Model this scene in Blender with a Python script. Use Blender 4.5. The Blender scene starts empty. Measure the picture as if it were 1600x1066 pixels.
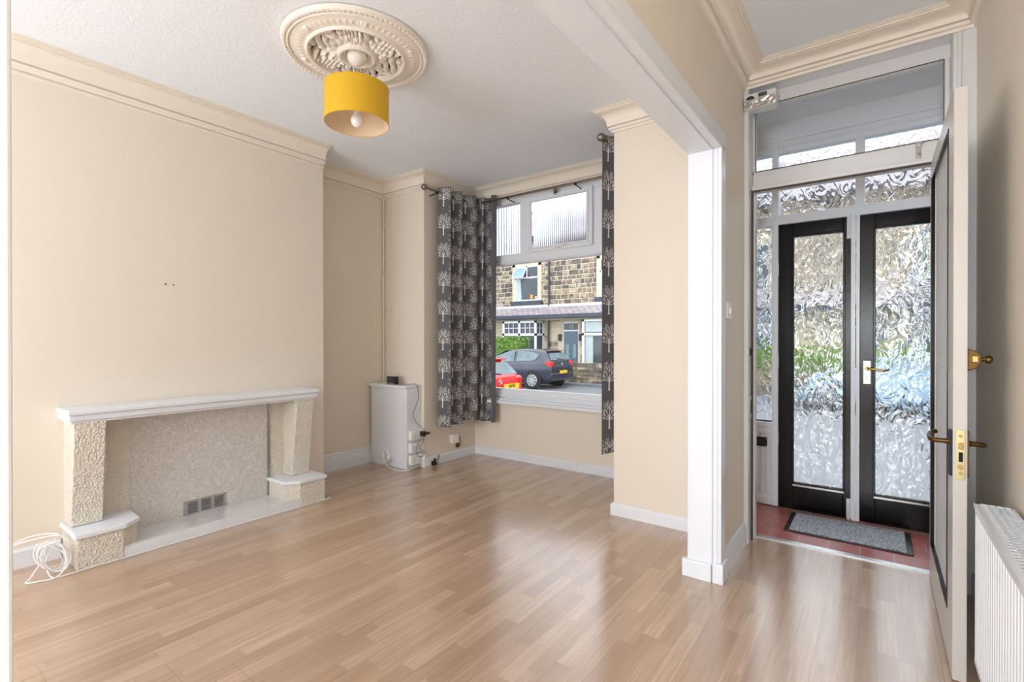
import bpy, math, random
from mathutils import Vector, Matrix
R = math.radians
random.seed(7)
sc = bpy.context.scene
COL = sc.collection

# ------------------------------------------------------------------ camera, world, lights, exposure
cam_d = bpy.data.cameras.new('camera'); cam = bpy.data.objects.new('camera', cam_d); COL.objects.link(cam)
cam_d.sensor_width = 36.0
cam_d.lens = 771.0 / 1600.0 * 36.0
cam_d.clip_start = 0.02; cam_d.clip_end = 300
cam.location = (0, 0, 1.2)
cam.rotation_euler = (R(90 - 0.2), 0, R(36.53))
sc.camera = cam

world = bpy.data.worlds.new('sky'); sc.world = world; world.use_nodes = True
wn = world.node_tree; wn.nodes.clear()
wo = wn.nodes.new('ShaderNodeOutputWorld'); wb = wn.nodes.new('ShaderNodeBackground')
tcn = wn.nodes.new('ShaderNodeTexCoord'); nz = wn.nodes.new('ShaderNodeTexNoise'); nz.inputs['Scale'].default_value = 2.2
nz.inputs['Detail'].default_value = 5
rp = wn.nodes.new('ShaderNodeValToRGB')
rp.color_ramp.elements[0].position = .35; rp.color_ramp.elements[0].color = (.50, .58, .68, 1)
rp.color_ramp.elements[1].position = .62; rp.color_ramp.elements[1].color = (.97, .98, 1.0, 1)
wn.links.new(tcn.outputs['Generated'], nz.inputs['Vector']); wn.links.new(nz.outputs['Fac'], rp.inputs['Fac'])
wn.links.new(rp.outputs['Color'], wb.inputs['Color']); wb.inputs['Strength'].default_value = 2.7
wn.links.new(wb.outputs['Background'], wo.inputs['Surface'])

def area(name, loc, rot, sx, sy, power, col):
    l = bpy.data.lights.new(name, 'AREA'); l.shape = 'RECTANGLE'; l.size = sx; l.size_y = sy
    l.energy = power; l.color = col
    o = bpy.data.objects.new(name, l); COL.objects.link(o); o.location = loc; o.rotation_euler = rot
    return o
# area fills added behind the camera to brighten the living room and hall
area('rear_room_fill', (-2.4, -1.9, 1.35), (R(112), 0, R(0)), 2.2, 1.5, 38, (.88, .94, 1.0))
area('rear_hall_fill', (-.13, -2.9, 1.2), (R(112), 0, R(0)), .8, 1.7, 34, (.88, .94, 1.0))
def fill_point(name, loc, power, col, rad):
    l = bpy.data.lights.new(name, 'POINT'); l.energy = power; l.color = col; l.shadow_soft_size = rad
    o = bpy.data.objects.new(name, l); COL.objects.link(o); o.location = loc
# unseen point fills added behind the camera to lift walls and ceilings
fill_point('rear_room_point_fill', (-2.7, -1.2, 1.05), 28, (.94, .97, 1.0), .18)
fill_point('rear_hall_point_fill', (-.15, -1.4, 1.4), 50, (.94, .97, 1.0), .14)

sc.view_settings.view_transform = 'Standard'
sc.view_settings.look = 'None'
sc.view_settings.exposure = 0.36
sc.view_settings.gamma = 1.0
sc.view_settings.use_curve_mapping = False
sc.cycles.max_bounces = 14; sc.cycles.diffuse_bounces = 6; sc.cycles.glossy_bounces = 6
sc.cycles.transmission_bounces = 12; sc.cycles.transparent_max_bounces = 16
sc.cycles.use_denoising = True

# ------------------------------------------------------------------ materials
def srgb(r, g, b):
    f = lambda c: (c/255/12.92) if c/255 <= .04045 else ((c/255+.055)/1.055)**2.4
    return (f(r), f(g), f(b), 1)
class NT:
    def __init__(s, name):
        s.m = bpy.data.materials.new(name); s.m.use_nodes = True; s.t = s.m.node_tree
        s.b = s.t.nodes['Principled BSDF']; s.out = s.t.nodes['Material Output']
    def n(s, typ, **kw):
        nd = s.t.nodes.new(typ)
        for k, v in kw.items():
            if k in nd.inputs.keys():
                i = nd.inputs[k]
                if isinstance(v, bpy.types.NodeSocket): s.t.links.new(v, i)
                else: i.default_value = v
            else: setattr(nd, k, v)
        return nd
    def l(s, a, b): s.t.links.new(a, b)
    def coord(s, scale=(1, 1, 1)):
        tc = s.n('ShaderNodeTexCoord'); mp = s.n('ShaderNodeMapping', Scale=scale, Vector=tc.outputs['Object'])
        return mp.outputs['Vector']
    def math(s, op, a, b=0.0):
        nd = s.t.nodes.new('ShaderNodeMath'); nd.operation = op
        for i, v in ((0, a), (1, b)):
            if isinstance(v, bpy.types.NodeSocket): s.t.links.new(v, nd.inputs[i])
            else: nd.inputs[i].default_value = v
        return nd.outputs[0]
    def mix(s, fac, a, b):
        nd = s.t.nodes.new('ShaderNodeMix'); nd.data_type = 'RGBA'
        for i, v in ((0, fac), (6, a), (7, b)):
            if isinstance(v, bpy.types.NodeSocket): s.t.links.new(v, nd.inputs[i])
            else: nd.inputs[i].default_value = v
        return nd.outputs[2]
    def bump(s, h, strength=.3, dist=.01):
        nd = s.n('ShaderNodeBump', Height=h, Strength=strength, Distance=dist)
        s.l(nd.outputs['Normal'], s.b.inputs['Normal']); return nd
    def set(s, **kw):
        for k, v in kw.items():
            i = s.b.inputs[k.replace('_', ' ')]
            if isinstance(v, bpy.types.NodeSocket): s.l(v, i)
            else: i.default_value = v
        return s
def simple(name, col, rough=.5, metal=0, noise=.03, scale=8, bumps=0, bscale=60, bdist=.002):
    t = NT(name); v = t.coord()
    nn = t.n('ShaderNodeTexNoise', Vector=v, Scale=float(scale), Detail=4.0)
    d = tuple(max(0, c*(1-noise*2.2)) for c in col[:3]) + (1,)
    u = tuple(min(1, c*(1+noise)) for c in col[:3]) + (1,)
    t.set(Base_Color=t.mix(nn.outputs['Fac'], d, u), Roughness=rough, Metallic=float(metal))
    if bumps:
        n2 = t.n('ShaderNodeTexNoise', Vector=v, Scale=float(bscale), Detail=3.0)
        t.bump(n2.outputs['Fac'], bumps, bdist)
    return t.m
M = {}
M['cream'] = simple('cream_emulsion', srgb(229, 220, 206), .62, noise=.012, scale=2, bumps=.25, bscale=90, bdist=.001)
M['cream_gloss'] = simple('cream_gloss', srgb(238, 228, 208), .4, noise=.015)
M['cornice'] = simple('cream_cornice_paint', srgb(236, 228, 215), .5, noise=.02, bumps=.2, bscale=50, bdist=.001)
M['white'] = simple('white_gloss_paint', srgb(228, 232, 239), .28, noise=.015, scale=5, bumps=.1, bscale=70, bdist=.0006)
M['white2'] = simple('aged_white_paint', srgb(216, 217, 218), .35, noise=.04, scale=12, bumps=.2, bscale=60, bdist=.001)
M['leafpaint'] = simple('door_edge_paint', srgb(200, 195, 190), .35, noise=.03, scale=10)
M['upvc'] = simple('white_upvc', srgb(234, 238, 245), .22, noise=.01)
M['plastic'] = simple('white_plastic', srgb(240, 240, 240), .3, noise=.01)
M['greyp'] = simple('grey_plastic', srgb(190, 190, 190), .4)
M['black'] = simple('black_plastic', srgb(28, 26, 28), .35)
M['blackgloss'] = simple('black_gloss_paint', srgb(16, 11, 12), .22, noise=.3, scale=20, bumps=.35, bscale=25, bdist=.002)
M['blackgloss'].node_tree.nodes['Principled BSDF'].inputs['Specular IOR Level'].default_value = .25
M['brass'] = simple('aged_brass', srgb(176, 150, 96), .3, 1, noise=.12, scale=60)
M['brassd'] = simple('dark_worn_brass', srgb(104, 80, 48), .4, 1, noise=.25, scale=60)
M['brassl'] = simple('pale_brass', srgb(205, 196, 150), .25, 1, noise=.06, scale=60)
M['steel'] = simple('brushed_steel', srgb(170, 168, 165), .25, 1, noise=.05)
M['pewter'] = simple('pewter_metal', srgb(150, 142, 134), .3, 1, noise=.08)
M['chrome'] = simple('chrome', srgb(215, 217, 220), .15, 1)
M['alu'] = simple('aluminium', srgb(196, 198, 200), .35, 1)
M['darkmetal'] = simple('dark_metal', srgb(50, 50, 54), .4, 1)
M['rubber'] = simple('rubber', srgb(22, 22, 24), .7)
M['bulb'] = simple('opal_bulb', srgb(245, 243, 240), .15)
M['dirt'] = simple('dirty_gap', srgb(96, 84, 72), .8, noise=.3, scale=40)
M['paperback'] = simple('shade_lining', srgb(232, 208, 176), .7)

t = NT('textured_ceiling'); v = t.coord()
n1 = t.n('ShaderNodeTexNoise', Vector=v, Scale=70.0, Detail=3.0, Distortion=.6)
t.set(Base_Color=srgb(240, 244, 250), Roughness=.75); t.bump(n1.outputs['Fac'], .55, .006); M['ceiling'] = t.m
t = NT('plaster_rose'); v = t.coord(); n1 = t.n('ShaderNodeTexNoise', Vector=v, Scale=120.0, Detail=3.0)
t.set(Base_Color=srgb(238, 230, 220), Roughness=.6); t.bump(n1.outputs['Fac'], .3, .002); M['rose'] = t.m

t = NT('rough_textured_plaster'); v = t.coord()
n1 = t.n('ShaderNodeTexNoise', Vector=v, Scale=98.0, Detail=2.0, Distortion=.3)
t.set(Base_Color=srgb(238, 231, 217), Roughness=.5); t.bump(n1.outputs['Fac'], 1.0, .022); M['rough'] = t.m

t = NT('marbled_laminate'); v = t.coord((1, 1, 1))
n1 = t.n('ShaderNodeTexNoise', Vector=v, Scale=16.0, Detail=8.0, Roughness=.72, Distortion=1.8)
n2 = t.n('ShaderNodeTexVoronoi', Vector=n1.outputs['Color'], Scale=9.0)
n3 = t.n('ShaderNodeTexNoise', Vector=v, Scale=26.0, Detail=7.0, Roughness=.65, Distortion=3.0)
rr = t.n('ShaderNodeValToRGB', Fac=n3.outputs['Fac']); rr.color_ramp.elements[0].position = .46; rr.color_ramp.elements[1].position = .6
c1 = t.mix(n2.outputs['Distance'], srgb(190, 186, 184), srgb(208, 205, 203))
t.set(Base_Color=t.mix(rr.outputs['Color'], c1, srgb(222, 219, 217)), Roughness=.4); M['marble'] = t.m
t = NT('hearth_tile'); v = t.coord()
n1 = t.n('ShaderNodeTexNoise', Vector=v, Scale=20.0, Detail=6.0, Distortion=1.2)
t.set(Base_Color=t.mix(n1.outputs['Fac'], srgb(200, 198, 196), srgb(238, 236, 234)), Roughness=.1, Coat_Weight=.6, Coat_Roughness=.05); M['hearth'] = t.m

# laminate floor: strips along Y
t = NT('oak_laminate'); tc = t.n('ShaderNodeTexCoord'); sx = t.n('ShaderNodeSeparateXYZ', Vector=tc.outputs['Object'])
X, Y = sx.outputs[0], sx.outputs[1]
row = t.math('FLOOR', t.math('DIVIDE', X, .064))
wr = t.n('ShaderNodeTexWhiteNoise', noise_dimensions='1D', W=row).outputs['Value']
yy = t.math('ADD', t.math('DIVIDE', Y, .47), t.math('MULTIPLY', wr, 13.7))
seg = t.math('FLOOR', yy)
cb = t.n('ShaderNodeCombineXYZ', X=row, Y=seg)
tint = t.n('ShaderNodeTexWhiteNoise', noise_dimensions='2D', Vector=cb.outputs[0]).outputs['Value']
mp = t.n('ShaderNodeCombineXYZ', X=t.math('ADD', t.math('MULTIPLY', X, 34.0), t.math('MULTIPLY', tint, 40.0)), Y=t.math('ADD', t.math('MULTIPLY', Y, 1.1), t.math('MULTIPLY', tint, 17.0)))
gr = t.n('ShaderNodeTexNoise', Vector=mp.outputs[0], Scale=1.6, Detail=7.0, Roughness=.68, Distortion=.9)
mp2 = t.n('ShaderNodeCombineXYZ', X=t.math('MULTIPLY', X, 150.0), Y=t.math('MULTIPLY', Y, 3.5), Z=tint)
fi = t.n('ShaderNodeTexNoise', Vector=mp2.outputs[0], Scale=1.2, Detail=4.0, Roughness=.6)
ca = t.mix(tint, srgb(168, 138, 114), srgb(206, 178, 155))
cbm = t.mix(t.math('ADD', t.math('MULTIPLY', t.math('SUBTRACT', gr.outputs['Fac'], .36), 2.0), .35), srgb(150, 116, 90), ca)
cc = t.mix(t.math('MULTIPLY', fi.outputs['Fac'], .25), cbm, srgb(224, 198, 172))
bx = t.math('ABSOLUTE', t.math('SUBTRACT', t.math('FRACT', t.math('DIVIDE', X, .192)), .5))
brow = t.math('FLOOR', t.math('DIVIDE', X, .192))
bw = t.n('ShaderNodeTexWhiteNoise', noise_dimensions='1D', W=brow).outputs['Value']
by = t.math('ABSOLUTE', t.math('SUBTRACT', t.math('FRACT', t.math('ADD', t.math('DIVIDE', Y, 1.29), t.math('MULTIPLY', bw, 5.3))), .5))
seam = t.math('MAXIMUM', t.math('GREATER_THAN', bx, .4955), t.math('GREATER_THAN', by, .4993))
t.set(Base_Color=t.mix(t.math('MULTIPLY', seam, .45), cc, srgb(110, 80, 60)), Roughness=t.math('ADD', .17, t.math('MULTIPLY', fi.outputs['Fac'], .10)), Specular_IOR_Level=.9, Coat_Weight=.55, Coat_Roughness=.2)
t.bump(fi.outputs['Fac'], .05, .001); M['floor'] = t.m

t = NT('quarry_tiles'); v = t.coord((1, 1, 1))
br = t.n('ShaderNodeTexBrick', Vector=v, Scale=1.0); br.offset = 0.5
for k, q in (('Color1', srgb(166, 84, 78)), ('Color2', srgb(186, 104, 98)), ('Mortar', srgb(196, 170, 160)), ('Mortar Size', .0025), ('Brick Width', .152), ('Row Height', .152)): br.inputs[k].default_value = q
n1 = t.n('ShaderNodeTexNoise', Vector=v, Scale=12.0, Detail=4.0)
t.set(Base_Color=t.mix(t.math('MULTIPLY', n1.outputs['Fac'], .35), br.outputs['Color'], srgb(196, 140, 134)), Roughness=.3)
t.bump(t.math('SUBTRACT', 1.0, br.outputs['Fac']), .3, .002); M['tiles'] = t.m

def clear_glass(name, tint=(1, 1, 1, 1), refl=.07):
    t = NT(name); t.t.nodes.remove(t.b)
    tr = t.n('ShaderNodeBsdfTransparent', Color=tint); gl = t.n('ShaderNodeBsdfGlossy', Roughness=.02)
    fr = t.n('ShaderNodeFresnel', IOR=1.45)
    mx = t.n('ShaderNodeMixShader'); t.l(t.math('MULTIPLY', fr.outputs[0], refl/.04*.5), mx.inputs[0]); t.l(tr.outputs[0], mx.inputs[1]); t.l(gl.outputs[0], mx.inputs[2])
    t.l(mx.outputs[0], t.out.inputs['Surface']); return t.m
M['clear'] = clear_glass('clear_glass')
def rough_glass(name, kind, tint=(.97, .99, 1, 1)):
    t = NT(name); t.t.nodes.remove(t.b)
    tc = t.n('ShaderNodeTexCoord')
    if kind == 'hammered':
        mp = t.n('ShaderNodeMapping', Vector=tc.outputs['Object'], Scale=(1, 1, .62))
        n1 = t.n('ShaderNodeTexNoise', Vector=mp.outputs[0], Scale=15.0, Detail=1.5, Roughness=.35, Distortion=1.5)
        h = n1.outputs['Fac']; st, ds, ior = 1.0, .012, 1.3
    elif kind == 'ribbed':
        sx = t.n('ShaderNodeSeparateXYZ', Vector=tc.outputs['Object'])
        h = t.math('ABSOLUTE', t.math('SINE', t.math('MULTIPLY', sx.outputs[0], math.pi/.022))); st, ds, ior = 1.0, .006, 1.4
    else:
        v1 = t.n('ShaderNodeTexVoronoi', Vector=tc.outputs['Object'], Scale=42.0); v1.inputs['Randomness'].default_value = .35
        h = v1.outputs['Distance']; st, ds, ior = 1.0, .004, 1.3
    bp = t.n('ShaderNodeBump', Height=h, Strength=st, Distance=ds)
    g = t.n('ShaderNodeBsdfRefraction' if kind != 'reeded' else 'ShaderNodeBsdfGlass', Color=tint, Roughness=(.09 if kind == 'ribbed' else 0.0), IOR=ior, Normal=bp.outputs['Normal'])
    gl = t.n('ShaderNodeBsdfGlossy', Roughness=.03, Normal=bp.outputs['Normal'])
    mx = t.n('ShaderNodeMixShader'); mx.inputs[0].default_value = .4 if kind == 'cell' else .06
    t.l(g.outputs[0], mx.inputs[1]); t.l(gl.outputs[0], mx.inputs[2]); last = mx
    if kind == 'cell':
        df = t.n('ShaderNodeBsdfDiffuse', Color=(.9, .92, .95, 1), Normal=bp.outputs['Normal']); last = t.n('ShaderNodeMixShader'); last.inputs[0].default_value = .6  # white diffuse mixed in to stand for light caught by the textured glass
        t.l(mx.outputs[0], last.inputs[1]); t.l(df.outputs[0], last.inputs[2])
    t.l(last.outputs[0], t.out.inputs['Surface'])
    return t.m
M['hammered'] = rough_glass('hammered_glass', 'hammered')
M['ribbed'] = rough_glass('ribbed_glass', 'ribbed')
M['leafglass'] = rough_glass('small_cell_glass', 'cell')

# curtain cloth and printed trees
t = NT('charcoal_curtain'); v = t.coord((1, 1, 1))
n1 = t.n('ShaderNodeTexNoise', Vector=t.coord((180, 180, 6)), Scale=1.5, Detail=2.0)
t.set(Base_Color=t.mix(n1.outputs['Fac'], srgb(76, 77, 81), srgb(104, 105, 110)), Roughness=.7, Sheen_Weight=.2); M['cloth'] = t.m
M['print'] = simple('white_tree_print', srgb(240, 240, 240), .7, noise=.02)
t = NT('mustard_shade'); n1 = t.n('ShaderNodeTexNoise', Vector=t.coord((1, 1, 1)), Scale=220.0)
t.set(Base_Color=t.mix(n1.outputs['Fac'], srgb(212, 164, 18), srgb(226, 182, 34)), Roughness=.65); M['mustard'] = t.m
t = NT('door_mat_pile'); n1 = t.n('ShaderNodeTexNoise', Vector=t.coord(), Scale=170.0, Detail=2.0, Roughness=.8)
rr = t.n('ShaderNodeValToRGB', Fac=n1.outputs['Fac']); rr.color_ramp.elements[0].position = .42; rr.color_ramp.elements[0].color = srgb(84, 92, 106); rr.color_ramp.elements[1].position = .58; rr.color_ramp.elements[1].color = srgb(222, 228, 236)
t.set(Base_Color=rr.outputs['Color'], Roughness=.95); t.bump(n1.outputs['Fac'], .8, .005); M['mat'] = t.m
# outside
M['asphalt'] = simple('asphalt', srgb(122, 124, 128), .85, noise=.08, scale=14, bumps=.3, bscale=80)
M['paving'] = simple('pale_paving', srgb(118, 126, 131), .8, noise=.07, scale=6, bumps=.2)
M['mortar'] = simple('pale_mortar', srgb(240, 230, 208), .9, noise=.1, scale=9)
SC = [srgb(192, 172, 140), srgb(138, 128, 114), srgb(214, 196, 164), srgb(116, 108, 102), srgb(172, 150, 122)]
for i, c in enumerate(SC):
    t = NT('gritstone_block_%s' % 'abcde'[i]); v = t.coord()
    n1 = t.n('ShaderNodeTexNoise', Vector=v, Scale=5.0, Detail=7.0, Roughness=.7)
    rr = t.n('ShaderNodeValToRGB', Fac=n1.outputs['Fac']); rr.color_ramp.elements[0].position = .36; rr.color_ramp.elements[1].position = .66
    rr.color_ramp.elements[0].color = srgb(78, 74, 74); rr.color_ramp.elements[1].color = c
    t.set(Base_Color=rr.outputs['Color'], Roughness=.9); t.bump(n1.outputs['Fac'], .8, .05); M['stone%d' % i] = t.m
M['ashlar'] = simple('ashlar_stone', srgb(222, 208, 180), .85, noise=.12, scale=3)
t = NT('slate_roof'); v = t.coord((1, 1, 1))
br = t.n('ShaderNodeTexBrick', Vector=t.coord((1, 2.2, 1)), Scale=1.0)
for k, q in (('Color1', srgb(150, 140, 144)), ('Color2', srgb(176, 168, 170)), ('Mortar', srgb(84, 80, 86)), ('Mortar Size', .02), ('Brick Width', .34), ('Row Height', .42)): br.inputs[k].default_value = q
t.set(Base_Color=br.outputs['Color'], Roughness=.7); M['slate'] = t.m
M['leadwork'] = simple('pale_flashing', srgb(200, 200, 198), .7, noise=.12, scale=7)
M['gutterc'] = simple('blue_black_gutter', srgb(48, 58, 74), .4, noise=.1)
M['doorblue'] = simple('slate_blue_door', srgb(96, 116, 134), .4)
M['dimglass'] = simple('dim_window_glass', srgb(70, 82, 90), .06, noise=.3, scale=1.5)
M['frost'] = simple('frosted_light_glass', srgb(140, 170, 182), .2, noise=.1)
M['netting'] = simple('pale_net_curtain', srgb(190, 204, 202), .8, noise=.12, scale=4)
M['terracotta'] = simple('orange_ornament', srgb(206, 146, 84), .7)
t = NT('hedge_leaves'); n1 = t.n('ShaderNodeTexNoise', Vector=t.coord(), Scale=16.0, Detail=6.0, Roughness=.8)
rr = t.n('ShaderNodeValToRGB', Fac=n1.outputs['Fac']); rr.color_ramp.elements[0].position = .38; rr.color_ramp.elements[0].color = srgb(60, 100, 34); rr.color_ramp.elements[1].position = .62; rr.color_ramp.elements[1].color = srgb(164, 206, 90)
t.set(Base_Color=rr.outputs['Color'], Roughness=.7); t.bump(n1.outputs['Fac'], 1, .08); M['hedge'] = t.m
def paint(name, c):
    t = NT(name); n1 = t.n('ShaderNodeTexNoise', Vector=t.coord(), Scale=2.0)
    t.set(Base_Color=t.mix(t.math('MULTIPLY', n1.outputs['Fac'], .2), c, tuple(min(1, x*1.3) for x in c[:3])+(1,)), Roughness=.25, Coat_Weight=1.0, Coat_Roughness=.04); return t.m
M['navy'] = paint('navy_car_paint', srgb(24, 32, 58)); M['red'] = paint('red_car_paint', srgb(212, 34, 36)); M['paleblue'] = paint('pale_blue_car_paint', srgb(148, 172, 190))
M['carglass'] = simple('car_glass', srgb(120, 140, 145), .04, noise=.3, scale=3)
M['taillight'] = simple('red_lamp_lens', srgb(214, 40, 34), .12)
M['yellowplate'] = simple('yellow_plate', srgb(240, 200, 40), .4)
M['radiator'] = simple('radiator_enamel', srgb(228, 233, 240), .25, noise=.01)
M['blackhole'] = simple('dark_interior', srgb(20, 20, 22), .9)

# ------------------------------------------------------------------ mesh helpers
def tag(o, label=None, cat=None, group=None, kind=None):
    if label: o['label'] = label
    if cat: o['category'] = cat
    if group: o['group'] = group
    if kind: o['kind'] = kind
    return o
ORG = {}
def thing(name, loc, label, cat, group=None, kind=None):
    o = bpy.data.objects.new(name, None); COL.objects.link(o); o.location = loc; o.empty_display_size = .05
    ORG[o.name] = Vector(loc); return tag(o, label, cat, group, kind)
class MB:
    def __init__(s): s.v = []; s.f = []; s.mi = []
    def add(s, vs, fs, m=0):
        b = len(s.v); s.v += [tuple(v) for v in vs]; s.f += [tuple(b+i for i in f) for f in fs]; s.mi += [m]*len(fs); return s
    def box(s, x0, x1, y0, y1, z0, z1, m=0):
        x0, x1 = sorted((x0, x1)); y0, y1 = sorted((y0, y1)); z0, z1 = sorted((z0, z1))
        vs = [(x, y, z) for z in (z0, z1) for y in (y0, y1) for x in (x0, x1)]
        return s.add(vs, [(0, 2, 3, 1), (4, 5, 7, 6), (0, 1, 5, 4), (2, 6, 7, 3), (0, 4, 6, 2), (1, 3, 7, 5)], m)
    def frame(s, ax, a, b, u0, u1, z0, z1, w, m=0, wt=None, wb=None):
        """rectangular ring of four bars in plane: ax='y' -> u is x, thickness a..b in y"""
        wt = w if wt is None else wt; wb = w if wb is None else wb
        def bx(p0, p1, q0, q1):
            if ax == 'y': s.box(p0, p1, a, b, q0, q1, m)
            else: s.box(a, b, p0, p1, q0, q1, m)
        bx(u0, u0+w, z0, z1); bx(u1-w, u1, z0, z1); bx(u0+w, u1-w, z1-wt, z1); bx(u0+w, u1-w, z0, z0+wb); return s
    def prism(s, poly, z0, z1, axis='z', m=0):
        n = len(poly)
        def P(p, z): return {'z': (p[0], p[1], z), 'y': (p[0], z, p[1]), 'x': (z, p[0], p[1])}[axis]
        vs = [P(p, z0) for p in poly]+[P(p, z1) for p in poly]
        fs = [tuple(range(n-1, -1, -1)), tuple(range(n, 2*n))]+[(i, (i+1) % n, n+(i+1) % n, n+i) for i in range(n)]
        return s.add(vs, fs, m)
    def tube(s, pts, r, n=8, m=0, closed=False, caps=True):
        pts = [Vector(p) for p in pts]; k = len(pts); rs = r if isinstance(r, (list, tuple)) else [r]*k
        rings = []; up = None
        for i in range(k):
            a = pts[(i-1) % k] if (closed or i) else pts[0]; b = pts[(i+1) % k] if (closed or i < k-1) else pts[-1]
            d = (b-a); d = d.normalized() if d.length > 1e-9 else Vector((0, 0, 1))
            if up is None: up = Vector((0, 0, 1)) if abs(d.z) < .9 else Vector((1, 0, 0))
            up = (up-d*up.dot(d)); up = up.normalized() if up.length > 1e-6 else d.orthogonal().normalized()
            w = d.cross(up); rings.append([pts[i]+(up*math.cos(2*math.pi*j/n)+w*math.sin(2*math.pi*j/n))*rs[i] for j in range(n)])
        vs = [p for q in rings for p in q]; fs = []
        for i in range(k if closed else k-1):
            for j in range(n):
                a, b = i*n+j, i*n+(j+1) % n; c, d2 = ((i+1) % k)*n+(j+1) % n, ((i+1) % k)*n+j; fs.append((a, b, c, d2))
        if caps and not closed: fs += [tuple(range(n-1, -1, -1)), tuple((k-1)*n+j for j in range(n))]
        return s.add(vs, fs, m)
    def lathe(s, prof, c, n=32, axis='z', m=0):
        """prof: list of (r, h)"""
        vs = []; k = len(prof)
        for r, h in prof:
            for j in range(n):
                a = 2*math.pi*j/n; p = (r*math.cos(a), r*math.sin(a), h)
                if axis == 'x': p = (h, p[0], p[1])
                elif axis == 'y': p = (p[0], h, p[1])
                vs.append((c[0]+p[0], c[1]+p[1], c[2]+p[2]))
        fs = [(i*n+j, i*n+(j+1) % n, (i+1)*n+(j+1) % n, (i+1)*n+j) for i in range(k-1) for j in range(n)]
        fs += [tuple(range(n)), tuple((k-1)*n+j for j in range(n))] if prof[0][0] > 1e-6 or prof[-1][0] > 1e-6 else []
        return s.add(vs, fs, m)
    def sphere(s, c, r, n=16, m=0, sz=1.0):
        prof = [(max(1e-5, r*math.sin(math.pi*i/(n//2))), -r*sz*math.cos(math.pi*i/(n//2))) for i in range(n//2+1)]
        return s.lathe(prof, c, n, 'z', m)
    def grid(s, fn, nu, nv, m=0, closed_u=False):
        vs = [fn(i/(nu if closed_u else nu-1), j/(nv-1)) for j in range(nv) for i in range(nu)]
        fs = []
        for j in range(nv-1):
            for i in range(nu if closed_u else nu-1):
                a = j*nu+i; b = j*nu+(i+1) % nu; fs.append((a, b, b+nu, a+nu))
        return s.add(vs, fs, m)
    def build(s, name, mats, parent=None, bevel=0, smooth=False, seg=2, thick=0):
        me = bpy.data.meshes.new(name)
        if parent is not None:
            o0 = ORG[parent.name]
        else:
            xs = [v[0] for v in s.v]; ys = [v[1] for v in s.v]; zs = [v[2] for v in s.v]
            o0 = Vector((0, 0, 0)) if getattr(s, 'world', False) else Vector(((min(xs)+max(xs))/2, (min(ys)+max(ys))/2, min(zs)))
        me.from_pydata([(v[0]-o0.x, v[1]-o0.y, v[2]-o0.z) for v in s.v], [], s.f)
        if not isinstance(mats, (list, tuple)): mats = [mats]
        for m_ in mats: me.materials.append(M[m_])
        me.polygons.foreach_set('material_index', s.mi)
        me.validate(); me.update()
        import bmesh
        bm = bmesh.new(); bm.from_mesh(me); bmesh.ops.recalc_face_normals(bm, faces=bm.faces); bm.to_mesh(me); bm.free()
        if smooth:
            me.polygons.foreach_set('use_smooth', [True]*len(me.polygons)); me.set_sharp_from_angle(angle=R(38))
        o = bpy.data.objects.new(name, me); COL.objects.link(o)
        if parent is not None: o.parent = parent
        else: o.location = o0
        ORG[o.name] = o0
        if thick:
            md = o.modifiers.new('thickness', 'SOLIDIFY'); md.thickness = thick; md.offset = 0
        if bevel:
            md = o.modifiers.new('bevel', 'BEVEL'); md.width = bevel; md.segments = seg; md.limit_method = 'ANGLE'; md.angle_limit = R(35)
        return o
def W(): b = MB(); b.world = True; return b
def struct(mb, name, mats, **kw): return tag(mb.build(name, mats, **kw), kind='structure')
def copy_tree(o, parent=None):
    c = o.copy(); COL.objects.link(c); ORG[c.name] = ORG[o.name]
    if parent: c.parent = parent
    for ch in list(o.children): copy_tree(ch, c)
    return c
def text_mesh(name, body, size, mat, parent, loc, rot, ax='CENTER', ay='BOTTOM_BASELINE'):
    cu = bpy.data.curves.new(name, 'FONT'); cu.body = body; cu.size = size; cu.extrude = .003; cu.align_x = ax; cu.align_y = ay
    tmp = bpy.data.objects.new('tmp', cu); COL.objects.link(tmp); dg = bpy.context.evaluated_depsgraph_get()
    me = bpy.data.meshes.new_from_object(tmp.evaluated_get(dg)); bpy.data.objects.remove(tmp)
    me.materials.clear(); me.materials.append(M[mat]); o = bpy.data.objects.new(name, me); COL.objects.link(o)
    o.parent = parent; o.location = loc; o.rotation_euler = rot; return o
def sweep(mb, path, prof, m=0, side=1):
    """path of (x,y); prof of (offset, z); interior on the right of travel (side=1); mitred corners"""
    n = len(path); k = len(prof); vs = []
    for i, p in enumerate(path):
        p = Vector(p)
        d1 = (p-Vector(path[i-1])).normalized() if i else None
        d2 = (Vector(path[i+1])-p).normalized() if i < n-1 else None
        if d1 is None: d1 = d2
        if d2 is None: d2 = d1
        n1 = Vector((d1.y, -d1.x))*side; n2 = Vector((d2.y, -d2.x))*side
        b = (n1+n2); b = b/(b.dot(n1)) if b.length > 1e-6 else n1
        for off, z in prof: q = p+b*off; vs.append((q.x, q.y, z))
    fs = [(i*k+j, i*k+(j+1) % k, (i+1)*k+(j+1) % k, (i+1)*k+j) for i in range(n-1) for j in range(k)]
    fs += [tuple(range(k)), tuple((n-1)*k+j for j in range(k))]
    return mb.add(vs, fs, m)
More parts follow.
